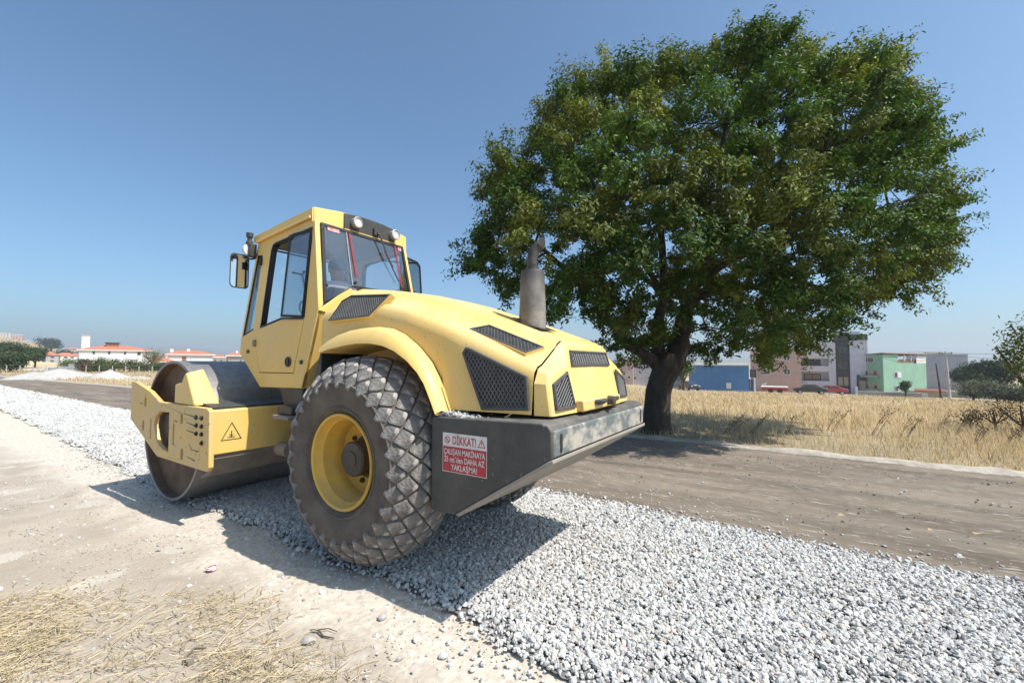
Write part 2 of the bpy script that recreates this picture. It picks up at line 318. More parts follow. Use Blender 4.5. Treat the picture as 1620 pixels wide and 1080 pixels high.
# stones: points carrying instances
def stone_nodes(name, mats, ratio):
    g = bpy.data.node_groups.new(name, 'GeometryNodeTree')
    g.interface.new_socket('Geometry', in_out='INPUT', socket_type='NodeSocketGeometry'); g.interface.new_socket('Geometry', in_out='OUTPUT', socket_type='NodeSocketGeometry')
    N = g.nodes.new; L = g.links.new
    gi = N('NodeGroupInput'); go = N('NodeGroupOutput'); jn = N('GeometryNodeJoinGeometry')
    for k in range(5):
        ico = N('GeometryNodeMeshIcoSphere'); ico.inputs['Radius'].default_value = 1; ico.inputs['Subdivisions'].default_value = 2
        no = N('ShaderNodeTexNoise'); no.noise_dimensions = '4D'; no.inputs['W'].default_value = k*7.3; no.inputs['Scale'].default_value = 1.25; no.inputs['Detail'].default_value = 2.5
        sub = N('ShaderNodeVectorMath'); sub.operation = 'SUBTRACT'; sub.inputs[1].default_value = (.5, .5, .5)
        sc = N('ShaderNodeVectorMath'); sc.operation = 'SCALE'; sc.inputs['Scale'].default_value = 2.1
        L(no.outputs['Color'], sub.inputs[0]); L(sub.outputs[0], sc.inputs[0])
        sp = N('GeometryNodeSetPosition'); L(ico.outputs[0], sp.inputs['Geometry']); L(sc.outputs[0], sp.inputs['Offset'])
        tr = N('GeometryNodeTransform'); tr.inputs['Scale'].default_value = (1.15, .85+.07*k, .62+.06*(k % 3)); L(sp.outputs[0], tr.inputs[0])
        smn = N('GeometryNodeSetMaterial'); smn.inputs['Material'].default_value = mats[k % len(mats)]; L(tr.outputs[0], smn.inputs[0])
        ss = N('GeometryNodeSetShadeSmooth'); ss.inputs['Shade Smooth'].default_value = False; L(smn.outputs[0], ss.inputs[0])
        ti = N('GeometryNodeGeometryToInstance'); L(ss.outputs[0], ti.inputs[0]); L(ti.outputs[0], jn.inputs[0])
    ip = N('GeometryNodeInstanceOnPoints'); ip.inputs['Pick Instance'].default_value = True
    ri = N('FunctionNodeRandomValue'); ri.data_type = 'INT'; [s for s in ri.inputs if s.name == 'Max' and s.type == 'INT'][0].default_value = 4
    rv = N('FunctionNodeRandomValue'); rv.data_type = 'FLOAT_VECTOR'; mv = [s for s in rv.inputs if s.name == 'Max' and s.type == 'VECTOR'][0]; mv.default_value = (.9, .9, 6.28)
    at_ = N('GeometryNodeInputNamedAttribute'); at_.data_type = 'FLOAT'; at_.inputs['Name'].default_value = 'scl'
    L(gi.outputs[0], ip.inputs['Points']); L(jn.outputs[0], ip.inputs['Instance'])
    L([s for s in ri.outputs if s.type == 'INT'][0], ip.inputs['Instance Index'])
    L([s for s in rv.outputs if s.type == 'VECTOR'][0], ip.inputs['Rotation'])
    L([s for s in at_.outputs if s.enabled][0], ip.inputs['Scale']); L(ip.outputs[0], go.inputs[0])
    return g
def stone_mat(name, dark, light, warm):
    m = bpy.data.materials.new(name); m.use_nodes = True; t = m.node_tree; b = t.nodes['Principled BSDF']; b.inputs['Roughness'].default_value = .8
    oi = t.nodes.new('ShaderNodeObjectInfo'); r = t.nodes.new('ShaderNodeValToRGB'); e = r.color_ramp.elements
    e[0].color = (*dark, 1); e[1].color = (*light, 1); e[1].position = .9
    k = e.new(.35); k.color = (*[.35*a+.65*c for a, c in zip(dark, light)], 1); k = e.new(.97); k.color = (*warm, 1)
    t.links.new(oi.outputs['Random'], r.inputs[0])
    tc = t.nodes.new('ShaderNodeTexCoord'); n = t.nodes.new('ShaderNodeTexNoise'); n.inputs['Scale'].default_value = 1.4; n.inputs['Detail'].default_value = 4; t.links.new(tc.outputs['Object'], n.inputs['Vector'])
    mx = t.nodes.new('ShaderNodeMix'); mx.data_type = 'RGBA'; mx.blend_type = 'MULTIPLY'; mx.inputs[0].default_value = .55
    t.links.new(r.outputs[0], mx.inputs[6]); t.links.new(n.outputs['Fac'], mx.inputs[7])
    br = t.nodes.new('ShaderNodeBrightContrast'); br.inputs['Bright'].default_value = .06; t.links.new(mx.outputs[2], br.inputs[0]); t.links.new(br.outputs[0], b.inputs['Base Color'])
    return m
stone_a = stone_mat('grey_limestone', (.32, .31, .30), (.62, .61, .585), (.56, .46, .36))
stone_b = stone_mat('white_limestone', (.42, .41, .395), (.73, .715, .69), (.62, .56, .47))
stone_g = stone_nodes('scatter_stones', [stone_b, stone_a, stone_b, stone_a, stone_b], 1)
def stones(name, P, scl, label, cat=None, group=stone_g):
    me = bpy.data.meshes.new(name); me.vertices.add(len(P)); me.vertices.foreach_set('co', np.asarray(P, np.float32).ravel())
    a = me.attributes.new('scl', 'FLOAT', 'POINT'); a.data.foreach_set('value', np.asarray(scl, np.float32))
    o = bpy.data.objects.new(name, me); C.objects.link(o); md = o.modifiers.new('stones', 'NODES'); md.node_group = group
    return tag(o, label, cat, kind='stuff')
PP = []; SS = []
for x0, x1, dens, k in ((-5.2, 5.5, 5300, 1.0), (5.5, 20, 1700, 1.4), (20, 95, 450, 2.2)):
    n = int((x1-x0)*2.7*dens); x = rng.uniform(x0, x1, n); ln = farE(x); hn = nearE(x)
    tt = rng.uniform(-.01, 1.0, n); y = ln+(hn-ln)*tt
    edge = np.minimum(y-ln, hn-y); keep = rng.uniform(0, 1, n) < .22+.78*sm(0, .26, edge)
    patch = snoise(x, y, 5, 31)+.6*snoise(x, y, 13, 32); keep &= rng.uniform(0, 1, n) < 1-.35*sm(.25, .75, patch)
    x, y = x[keep], y[keep]; s = np.clip(rng.lognormal(math.log(.0096), .34, len(x)), .0045, .020)*k
    PP.append(np.c_[x, y, -.03+s*.45+rng.uniform(0, .014, len(x))*sm(0, .3, np.minimum(y-farE(x), nearE(x)-y))]); SS.append(s)
stones('gravel', np.concatenate(PP), np.concatenate(SS), 'loose white and grey gravel chips spread along the lane', 'gravel')
# pebbles strayed onto the shoulder and the far lane
n = 1500; x = rng.uniform(-3.2, 9, n); off = rng.exponential(.10, n); y = nearE(x)+off
P1 = np.c_[x, y, np.full(n, -.046)]; S1 = np.clip(rng.lognormal(math.log(.0065), .5, n), .003, .016)
n = 1300; x = rng.uniform(-6, 14, n); y = farE(x)-rng.exponential(.22, n)
P2 = np.c_[x, y, np.full(n, -.04)]; S2 = np.clip(rng.lognormal(math.log(.007), .5, n), .003, .017)
n = 2200; x = rng.uniform(-2.6, 6, n); y = rng.uniform(1.0, 3.4, n)
P3 = np.c_[x, y, np.full(n, -.048)]; S3 = np.clip(rng.lognormal(math.log(.0045), .5, n), .002, .014)
n = 900; x = rng.uniform(-7, 12, n); y = rng.uniform(-5.8, -1.9, n)
P4 = np.c_[x, y, np.full(n, -.04)]; S4 = np.clip(rng.lognormal(math.log(.005), .5, n), .002, .014)
brown_a = stone_mat('brown_clods', (.12, .095, .07), (.27, .225, .175), (.34, .30, .25)); brown_g = stone_nodes('scatter_clods', [brown_a], 1)
n = 7000; x = rng.uniform(-7.5, 9, n); y = rng.uniform(-5.9, -1.75, n); ok = rng.uniform(0, 1, n) < .25+.75*sm(-.1, .5, snoise(x*.25, y, 5, 41)); x, y = x[ok], y[ok]
stones('road_clods', np.c_[x, y, np.full(len(x), -.046)], np.clip(rng.lognormal(math.log(.005), .5, len(x)), .002, .015), 'crumbs of brown earth lying on the graded dirt lane', 'earth', brown_g)
pale_a = stone_mat('pale_clods', (.30, .25, .20), (.52, .46, .39), (.60, .55, .48)); pale_g = stone_nodes('scatter_crumbs', [pale_a], 1)
n = 16000; x = rng.uniform(-2.7, 6, n); y = rng.uniform(.95, 3.4, n); ok = rng.uniform(0, 1, n) < .2+.8*sm(-.2, .5, snoise(x, y, 4, 43)); x, y = x[ok], y[ok]
stones('shoulder_crumbs', np.c_[x, y, np.full(len(x), -.049)], np.clip(rng.lognormal(math.log(.0035), .5, len(x)), .0015, .012), 'crumbs of pale earth and grit on the shoulder', 'earth', pale_g)
stones('scattered_pebbles', np.concatenate([P1, P2, P3, P4]), np.concatenate([S1, S2, S3, S4]), 'small stray pebbles scattered over the bare earth', 'pebbles')

# ------------------------------------------------------------------ the road roller (x forward, y to its left, z up)
RO = empty('road_roller', (0, 0, 0), 0, 'faded yellow single drum road roller rolling the white gravel', 'road roller')
MY = 1
# --- wheels
def wheel_build():
    # local frame: wheel centre, +y outwards
    prof = [(.205, .335), (.235, .345), (.268, .40), (.288, .50), (.291, .565), (.282, .595), (.225, .672), (.135, .735), (0, .757), (-.135, .735), (-.225, .672), (-.282, .595), (-.291, .565), (-.288, .50), (-.268, .40), (-.235, .345), (-.205, .335)]
    wl = MB().lathe(prof, 72, closed=True).build('wheel', tyre_m, RO, smooth=50, loc=(0, .735, .775))
    # ridge rings on the sidewall
    rg = MB()
    for rr, yy in ((.395, .268), (.572, .292)): rg.lathe([(yy-.01, rr-.012), (yy+.006, rr-.006), (yy+.006, rr+.006), (yy-.012, rr+.014)], 72, closed=True)
    rg.build('sidewall_ring', tyre_m, wl, smooth=60)
    # rim: deep dish
    rp = [(.205, .338), (.252, .352), (.262, .345), (.255, .328), (.215, .318), (.19, .300), (.12, .296), (.10, .285), (.02, .281), (-.005, .262), (-.01, .0), (-.03, .0), (-.03, .30), (.19, .332)]
    MB().lathe(rp, 64).build('rim', rim_m, wl, smooth=30)
    hb = MB().lathe([(-.012, .0), (-.012, .165), (.01, .165), (.012, .135), (.145, .130), (.158, .118), (.160, .06), (.166, .058), (.166, 0)], 40).build('hub', hub_m, wl, smooth=30)
    bm_ = MB().lathe([(0, 0), (0, .021), (.022, .021), (.022, .012), (.034, .012), (.034, 0)], 6).mesh('bolt'); bm_.materials.append(hub_m)
    for k in range(10):
        a = 2*math.pi*k/10; o = bpy.data.objects.new('wheel_bolt', bm_); C.objects.link(o); o.parent = wl; o.location = (.205*math.cos(a), -.010, .205*math.sin(a))
    # tread: rows of square lugs on the diagonal
    a, b, h = .0565, .0520, .026
    lug = MB(); n4 = [(1, 0), (0, 1), (-1, 0), (0, -1)]
    def ring(s, z, cut=.16): 
        pts = []
        for i in range(4):
            p, q = n4[i], n4[(i+1) % 4]
            pts += [(s*(p[0]*(1-cut)+q[0]*cut), s*(p[1]*(1-cut)+q[1]*cut), z), (s*(p[0]*cut+q[0]*(1-cut)), s*(p[1]*cut+q[1]*(1-cut)), z)]
        return pts
    q2 = math.sqrt(2)
    r0, r1, r2 = ring(a*q2, -.012, .10), ring(b*q2*1.02, h*.82, .11), ring(b*q2*.90, h, .14)
    lug.add(r0+r1+r2, [(i, (i+1) % 8, 8+(i+1) % 8, 8+i) for i in range(8)] + [(8+i, 8+(i+1) % 8, 16+(i+1) % 8, 16+i) for i in range(8)] + [tuple(range(16, 24))])
    lm = lug.mesh('tread_block'); lm.materials.append(lug_m); lm.shade_smooth(); lm.set_sharp_from_angle(angle=R(30))
    pp = np.array(prof[3:14]); seg = np.r_[0, np.cumsum(np.hypot(*np.diff(pp, axis=0).T))]; mid = seg[-1]/2
    N = 28; rows = 9; sp = .0825
    for j in range(rows):
        s = mid+(j-(rows-1)/2)*sp
        y = np.interp(s, seg, pp[:, 0]); q = np.interp(s, seg, pp[:, 1]); e = .02
        dy = np.interp(s+e, seg, pp[:, 0])-np.interp(s-e, seg, pp[:, 0]); dq = np.interp(s+e, seg, pp[:, 1])-np.interp(s-e, seg, pp[:, 1])
        L_ = math.hypot(dy, dq); ty, tq = dy/L_, dq/L_
        for k in range(N):
            an = 2*math.pi*(k+.5*(j % 2))/N; er = Vector((math.cos(an), 0, math.sin(an))); ta = Vector((-math.sin(an), 0, math.cos(an)))
            tl = Vector((0, ty, 0))+er*tq; no = ta.cross(tl)
            if no.dot(er) < 0 and abs(no.dot(er)) > .01: no = -no
            pos = er*q+Vector((0, y, 0)); sc = 1.05 if q > .73 else .98; pos = pos-no*(.006 if q > .70 else .010 if q > .62 else .020)
            M = Matrix((( ta.x, tl.x, no.x, pos.x), (ta.y, tl.y, no.y, pos.y), (ta.z, tl.z, no.z, pos.z), (0, 0, 0, 1)))
            o = bpy.data.objects.new('tread_block', lm); C.objects.link(o); o.parent = wl
            o.matrix_local = M @ Matrix.Diagonal((sc*max(.86, q/.752), sc, .95+.15*random.random(), 1)) @ Matrix.Rotation(random.uniform(-.05, .05), 4, 'Z')
    return wl
WL = wheel_build()
W2 = copy_tree(WL, RO); W2.location = (0, -.735, .775); W2.rotation_euler = (0, .06, math.pi)

# --- chassis hidden under hood and cab
ch = MB(); ch.bx(-1.0, .75, -.42, .42, .62, 1.15); ch.bx(-.12, .12, -.46, .46, .62, .92); ch.lathe([(-.47, 0), (-.47, .2), (.47, .2), (.47, 0)], 20, c=(0, 0, .775))
ch.bx(.7, 1.35, -.30, .30, .55, 1.2); ch.bx(1.35, 1.82, -.2, .2, .62, .95)
ch.build('chassis', black, RO, bevel=.02)
st = MB(); st.bx(1.14, 1.38, .42, .70, 1.00, 1.08); st.add([(1.10, .62, 1.25), (1.5, .62, 1.25), (1.38, .62, 1.02), (1.12, .62, 1.02), (1.10, .58, 1.25), (1.5, .58, 1.25), (1.38, .58, 1.02), (1.12, .58, 1.02)], [(0, 1, 2, 3), (7, 6, 5, 4), (0, 4, 5, 1), (1, 5, 6, 2), (2, 6, 7, 3), (3, 7, 4, 0)])
st.build('step_bracket', black, RO, bevel=.01)
MB().bx(1.13, 1.40, .44, .735, .955, .995).build('step', grey_steel, RO, bevel=.008)
MB().lathe([(-.09, 0), (-.09, .07), (.09, .07), (.09, 0)], 16, axis='x', c=(1.62, .47, .60)).build('hydraulic_fitting', grey_steel, RO, smooth=40)
hs = MB()
for k, (y0, z0) in enumerate(((.30, 1.18), (.22, 1.2), (.34, 1.1))): hs.tube([(.95, y0, z0), (1.2, y0+.03, z0-.12), (1.5, y0+.02, z0-.2), (1.8, y0-.05, z0-.22)], .018, 8)
hs.build('hydraulic_hose', rubber, RO, smooth=60)

# --- drum and its frame
DX, DZ, DR, DY = 2.945, .75, .752, 1.0
dr = MB().lathe([(-DY, DR), (DY, DR), (DY, DR-.028), (.90, DR-.03), (.895, .0), (-.895, .0), (-.90, DR-.03), (-DY, DR-.028)], 96, closed=True).build('drum', steel, RO, smooth=30, loc=(DX, 0, DZ))
MB().lathe([(DY-.012, DR-.031), (.905, DR-.034), (.902, .0)], 64).build('drum_interior', rust, dr, smooth=30)
MB().lathe([(.90, 0), (.90, .25), (.95, .25), (.96, .2), (1.04, .19), (1.05, .17), (1.05, 0)], 40).build('drum_hub', hub_m, dr, smooth=30)
outer = [(3.70, 1.255), (3.60, 1.262), (3.139, 1.166), (2.877, 1.066), (1.78, 1.066), (1.72, 1.04), (1.70, .53), (1.74, .49), (2.078, .490), (2.891, .495), (3.24, .640), (3.69, .830)]
hole = [(2.867, .965), (2.614, .972), (2.60, .576), (2.734, .579), (2.87, .62), (2.94, .69), (3.003, .818), (2.97, .91)]
slots = [rrect(3.235, 3.305, .995, 1.10, .03), rrect(3.275, 3.335, .725, .84, .028), rrect(3.07, 3.105, .655, .875, .012), rrect(2.475, 2.515, .655, .872, .012), rrect(2.285, 2.345, .88, .985, .028), rrect(2.25, 2.312, .535, .648, .028)]
for s in (1, -1):
    pl = put('frame_side_plate', plate([outer, hole]+slots, lambda x, z: s*1.135, .045, -s), yellow2, RO, bevel=.006)
    b8 = [(1.982, .967), (1.865, .969), (1.97, .893), (1.858, .892), (1.963, .817), (1.852, .821), (1.845, .74)]
    bmesh_ = MB().lathe([(0, .022), (.008, .022), (.008, .014), (.018, .014), (.018, 0)], 8).mesh('bolt'); bmesh_.materials.append(ink)
    for x, z in b8:
        o = bpy.data.objects.new('bolt', bmesh_); C.objects.link(o); o.parent = pl; o.location = (x, s*1.135, z)
        if s < 0: o.rotation_euler = (0, 0, math.pi)
# scratches gouged in the plate
sc = MB()
for (x0, z0, x1, z1) in ((2.25, .985, 1.95, .965), (2.2, .905, 2.0, .885), (2.2, .83, 2.0, .818), (2.12, .705, 2.06, .655), (2.06, .655, 1.90, .655), (3.42, 1.02, 3.34, 1.025), (2.15, .58, 1.98, .56), (2.5, .90, 2.4, .895)):
    d = Vector((x1-x0, 0, z1-z0)); nrm = Vector((-d.z, 0, d.x)).normalized()*.006; A = Vector((x0, 1.1365, z0)); B = Vector((x1, 1.1365, z1))
    sc.add([A+nrm*.4, A-nrm*.4, B-nrm, B+nrm], [(0, 1, 2, 3)])
sc.build('paint_scratch', hub_m, RO)
# rear cross beam with the warning triangle, front cross beam
xb = MB().prism([(1.80, .62), (1.80, 1.03), (1.815, 1.04), (2.0, 1.04), (2.0, .62)], -1.088, 1.088).build('rear_cross_beam', yellow, RO, bevel=.008)
MB().bx(3.62, 3.70, -1.088, 1.088, .86, 1.2).build('front_cross_beam', yellow, RO, bevel=.01)
MB().prism([(1.83, 1.043), (1.83, 1.062), (2.12, 1.10), (2.12, 1.085)], -1.06, 1.06).build('upper_scraper', black, RO)
MB().prism([(1.86, .615), (1.90, .615), (2.06, .42), (2.19, .36), (2.17, .34), (2.02, .39)], -1.0, 1.0).build('lower_scraper', grey_steel, RO, bevel=.006)
MB().prism([(1.83, .57), (1.83, .617), (1.99, .617), (1.99, .57)], -1.06, 1.06).build('scraper_mount', grey_steel, RO, bevel=.006)
# warning triangle sticker
X0 = 1.7985
def flat_yz(poly, x): return [(x, y, z) for y, z in poly]
tri = [(.905, .915), (1.0, .742), (.81, .742)]
cen = (sum(p[0] for p in tri)/3, sum(p[1] for p in tri)/3)
ins = [(cen[0]+(p[0]-cen[0])*.86, cen[1]+(p[1]-cen[1])*.86) for p in tri]
tg = MB().add(flat_yz(tri, X0)+flat_yz(ins, X0), [(i, (i+1) % 3, 3+(i+1) % 3, 3+i) for i in range(3)])
for k in range(9):
    a = math.pi*k/8; c0 = (.905, .772); r0_, r1_ = .012, .03+.012*(k % 2)
    tg.add(flat_yz([(c0[0]+r0_*math.cos(a)-.003, c0[1]+r0_*math.sin(a)), (c0[0]+r0_*math.cos(a)+.003, c0[1]+r0_*math.sin(a)), (c0[0]+r1_*1.3*math.cos(a), c0[1]+r1_*math.sin(a))], X0), [(0, 1, 2)])
tg.add(flat_yz([(.94, .765), (.87, .765), (.87, .771), (.94, .771)], X0), [(0, 1, 2, 3)]); tg.add(flat_yz([(.909, .77), (.901, .77), (.901, .83), (.909, .83)], X0), [(0, 1, 2, 3)])
tg.build('warning_triangle', ink, xb)
# yellow motor cover on the left plate
gp = [(2.53, 1.07), (2.53, 1.265), (2.375, 1.285), (2.33, 1.35), (2.285, 1.385), (2.255, 1.37), (2.06, 1.07)]
gp2 = [(2.42, 1.07), (2.46, 1.265), (2.46, 1.30), (2.44, 1.39), (2.40, 1.425), (2.37, 1.41), (1.99, 1.07)]
MB().hexa([(x, 1.125, z) for x, z in gp], [(x+(-.01), .93, z) for x, z in gp2]).build('motor_cover', yellow, RO, bevel=.02, seg=3)

# --- rear weight
wp = [(-.785, 1.135), (-.80, 1.150), (-1.60, 1.168), (-1.645, 1.158), (-1.668, 1.125), (-1.668, .985), (-1.655, .962), (-1.01, .565), (-.97, .55), (-.80, .545), (-.785, .56)]
rw = MB().prism(wp, -.872, .872).build('rear_weight', weight_m, RO, bevel=.028, seg=3)
MB().hexa([(-1.655, y, z) for y, z in ((-.858, .975), (.858, .975), (.858, 1.138), (-.858, 1.138))], [(-1.6735, y, z) for y, z in ((-.84, .985), (.84, .985), (.84, 1.122), (-.84, 1.122))]).build('bumper_face', scuff_m, rw, bevel=.004)
MB().prism([(-1.680, .978), (-1.680, .955), (-1.02, .548), (-1.00, .560), (-1.645, .962)], -.878, .878).build('bottom_lip', pm('dusty_lip', (.27, .235, .19), (.36, .32, .27), 6, .85), rw, bevel=.005)
for s in (1, -1):
    MB().add([(-1.6748, s*.765+y, z) for y, z in [(a-.0, b) for a, b in rrect(-.017, .017, .995, 1.105, .016)]], [tuple(range(20))]).build('lashing_slot', ink, rw)
def side_sticker():
    # stands on the left face of the rear weight
    x0, x1, z0, z1, yy = -.886, -1.236, .812, 1.056, .8725
    def fr(me, cx, cz, m, name, par, dy, wd):
        xs_ = [v.co.x for v in me.vertices]; kx = wd/(max(xs_)-min(xs_)); xm = (max(xs_)+min(xs_))/2
        for v in me.vertices: v.co = Vector((cx-(v.co.x-xm)*kx, yy+dy, cz+v.co.y))
        return put(name, me, m, par)
    q = lambda a, b, c, d, dy: [(a, yy+dy, c), (b, yy+dy, c), (b, yy+dy, d), (a, yy+dy, d)]
    sk = MB().add(q(x0, x1, z0, z1, .0015), [(0, 1, 2, 3)]).build('warning_sticker', white_m, rw)
    zs = z0+(z1-z0)*.655
    MB().add(q(x0-.004, x1+.004, z0+.004, zs, .0025), [(0, 1, 2, 3)]).build('red_field', red_m, rw)
    xc = (x0+x1)/2
    fr(text_mesh('DİKKAT!', .072, .0010), xc, z0+.198, red_m, 'lettering', rw, .0030, .185)
    for i, (s, h) in enumerate((('ÇALIŞAN MAKİNAYA', .056), ("25 mt.'den DAHA AZ", .056), ('YAKLAŞMA!', .056))):
        fr(text_mesh(s, h*.88, .0008), xc, z0+.126-i*.047, white_m, 'lettering', rw, .0040, (.325, .318, .205)[i])
    # prohibition ring and exclamation triangle
    pr = MB(); cx, cz = x0-.038, z0+.2
    for k in range(24):
        a, b = 2*math.pi*k/24, 2*math.pi*(k+1)/24
        pr.add([(cx+r_*math.cos(t_), yy+.003, cz+r_*math.sin(t_)) for t_, r_ in ((a, .017), (b, .017), (b, .022), (a, .022))], [(0, 1, 2, 3)])
    pr.add([(cx+.014, yy+.003, cz+.009), (cx+.009, yy+.003, cz+.014), (cx-.014, yy+.003, cz-.009), (cx-.009, yy+.003, cz-.014)], [(0, 1, 2, 3)])
    cx = x1+.04; T = [(cx, z0+.228), (cx+.03, z0+.176), (cx-.03, z0+.176)]; g = (cx, z0+.193); I = [(g[0]+(a-g[0])*.72, g[1]+(b-g[1])*.72) for a, b in T]
    pr.add([(a, yy+.003, b) for a, b in T+I], [(i, (i+1) % 3, 3+(i+1) % 3, 3+i) for i in range(3)])
    pr.add([(cx+.003, yy+.003, z0+.21), (cx-.003, yy+.003, z0+.21), (cx-.002, yy+.003, z0+.19), (cx+.002, yy+.003, z0+.19)], [(0, 1, 2, 3)])
    pr.build('warning_symbol', red_m, rw)
side_sticker()

# --- hood
XS = np.array([.60, .40, .2, -.06, -.25, -.4, -.58, -.77, -.94, -1.1, -1.3, -1.46])
zsh = np.interp(-XS, [-.60, -.2, .06, .4, .77, 1.1, 1.48], [1.94, 1.955, 1.955, 1.885, 1.762, 1.625, 1.462])
zst = np.interp(-XS, [-.62, -.2, .06, .4, .77, 1.1, 1.48], [2.135, 2.085, 2.04, 1.965, 1.845, 1.732, 1.592])
zce = np.interp(-XS, [-.62, -.2, .06, .4, .77, 1.1, 1.48], [2.205, 2.155, 2.11, 2.03, 1.895, 1.77, 1.636])
ysd = np.interp(-XS, [-.62, .5, 1.0, 1.48], [.765, .77, .755, .715])
AU = [(.52, 1.60), (.49, 1.632), (.40, 1.69), (.324, 1.72), (.163, 1.752), (0, 1.765), (-.165, 1.768), (-.30, 1.75), (-.425, 1.702), (-.57, 1.61), (-.689, 1.502), (-.76, 1.40), (-.807, 1.323), (-.876, 1.167)]
AL = [(.42, 1.575), (.38, 1.58), (.30, 1.60), (.22, 1.61), (.08, 1.63), (-.06, 1.640), (-.20, 1.637), (-.33, 1.618), (-.45, 1.58), (-.58, 1.51), (-.68, 1.43), (-.74, 1.36), (-.79, 1.272), (-.845, 1.167)]
axs = np.array([p[0] for p in AU][::-1]); azs = np.array([p[1] for p in AU][::-1])
def hood_zbot(x): return np.interp(x, axs, azs) if x > -.876 else 1.19
def cross(i):
    x = XS[i]; s = ysd[i]; zb = zsh[i]
    half = [(s-.005, zb-.085), (s-.018, zb-.03), (s-.05, zb+.006), (s-.10, zb+.022), (.455, zst[i]-.01), (.425, zst[i]+.004), (.40, zst[i]+.03), (.355, zst[i]+.052), (.2, zce[i]-.006), (0, zce[i])]
    return half
hood = MB(); NX = len(XS)
for s in (1, -1):
    for i in range(NX-1):
        a, b = cross(i), cross(i+1); n = len(a)
        hood.add([(XS[i], s*y, z) for y, z in a]+[(XS[i+1], s*y, z) for y, z in b], [(k, k+1, n+k+1, n+k) for k in range(n-1)])
        # side skirt down to the arch
    fx = np.unique(np.r_[XS, axs, np.linspace(-.876, -1.46, 6)]); fx = fx[(fx <= .60) & (fx >= -1.46)]
    for x0, x1 in zip(fx[:-1], fx[1:]):
        rows = []
        for x, zb in ((x0, hood_zbot(x0+1e-6)), (x1, hood_zbot(x1-1e-6))):
            yt = np.interp(-x, -XS, ysd); zt = np.interp(-x, -XS, zsh)-.085
            rows.append([(x, s*(yt+.004*0-.005+(.02*f if x < -.8 else 0)), zb+(zt-zb)*(1-f)) for f in (1, .66, .33, 0)])
        hood.add(rows[0]+rows[1], [(k, k+1, 5+k, 4+k) for k in range(3)])
hd = hood.build('hood', yellow, RO, smooth=42)
# front bulkhead of the hood
fb = cross(0); MB().add([(.598, s*y, z) for s, lst in ((1, fb), (-1, fb[::-1])) for y, z in lst]+[(.598, -.765, 1.2), (.598, .765, 1.2)], [tuple(range(2*len(fb)+2))]).build('hood_bulkhead', black, hd)
# wheel arches
for s in (1, -1):
    ar = MB(); up = [Vector((x, s*.766, z)) for x, z in AU]; lo = [Vector((x, s*.905, z)) for x, z in AL]
    md1 = [u.lerp(l, .10)+Vector((0, s*.030, .010)) for u, l in zip(up, lo)]; md2 = [u.lerp(l, .45)+Vector((0, s*.038, .022)) for u, l in zip(up, lo)]; md3 = [u.lerp(l, .85)+Vector((0, s*.014, .008)) for u, l in zip(up, lo)]
    inn = [Vector((x, s*.42, z-.01)) for x, z in AL]; lip = [l+Vector((0, -s*.012, -.004)) for l in lo]
    rows = [up, md1, md2, md3, lo, lip, inn]; n = len(up)
    ar.add([p for r_ in rows for p in r_], [(j*n+i, j*n+i+1, (j+1)*n+i+1, (j+1)*n+i) for j in range(len(rows)-1) for i in range(n-1)])
    ar.build('wheel_arch', yellow, hd, smooth=50)
    MB().add([(x, s*.43, z) for x, z in AL]+[(-.845, s*.43, .9), (.42, s*.43, .9)], [tuple(range(n+2))]).build('wheel_well', yellow, hd)
# tail gate
tz = cross(NX-1)
def tail_ring(dx, sc, dz=0): return [(-1.475+dx, y*sc, z+dz) for y, z in tz]
tg_ = MB()
P = {}
xr = -1.468
L0 = [(.715, 1.185), (.715, 1.377), (.665, 1.468), (.615, 1.484), (.455, 1.582), (.40, 1.622), (.355, 1.644), (0, 1.655)]    # at the seam
L1 = [(.700, 1.185), (.690, 1.372), (.645, 1.437), (.60, 1.452), (.405, 1.485), (.375, 1.600), (.345, 1.618), (0, 1.628)]     # rear edge
x1s = [-1.585, -1.555, -1.545, -1.545, -1.540, -1.515, -1.512, -1.515]
for s in (1, -1):
    A = [(xr, s*y, z) for y, z in L0]; B = [(x, s*y, z) for x, (y, z) in zip(x1s, L1)]; n = len(A)
    tg_.add(A+B, [(k, k+1, n+k+1, n+k) for k in range(n-1)])
    # lamp panel and centre panel
    tg_.add([(-1.585, s*.700, 1.185), (-1.555, s*.690, 1.372), (-1.545, s*.645, 1.437), (-1.545, s*.60, 1.452), (-1.540, s*.405, 1.485), (-1.612, s*.38, 1.185)], [(0, 1, 2, 3, 4, 5)])
    tg_.add([(-1.612, s*.38, 1.185), (-1.540, s*.405, 1.485), (-1.515, s*.375, 1.600), (-1.512, s*.345, 1.618), (-1.515, 0, 1.628), (-1.545, 0, 1.485), (-1.620, 0, 1.185)], [(0, 1, 5, 6), (1, 2, 3, 4, 5)])
tl = tg_.build('tail_gate', yellow, RO, smooth=28, bevel=.020, seg=3)
MB().bx(-1.655, -1.60, -.30, .40, 1.188, 1.262).build('hitch_plate', yellow, tl, bevel=.01)
for y in (.14, -.10):
    h = MB().tube([(-1.655, y+.07, 1.238), (-1.68, y+.06, 1.243), (-1.685, y, 1.243), (-1.68, y-.06, 1.243), (-1.655, y-.07, 1.238)], .016, 8); h.box((-1.665, y, 1.235), (.03, .10, .03)); h.build('catch_handle', black, tl, smooth=50)
h = MB().lathe([(0, 0), (0, .033), (-.05, .03), (-.055, 0)], 16, axis='x', c=(-1.652, -.045, 1.235)).build('lock', hub_m, tl, smooth=40)

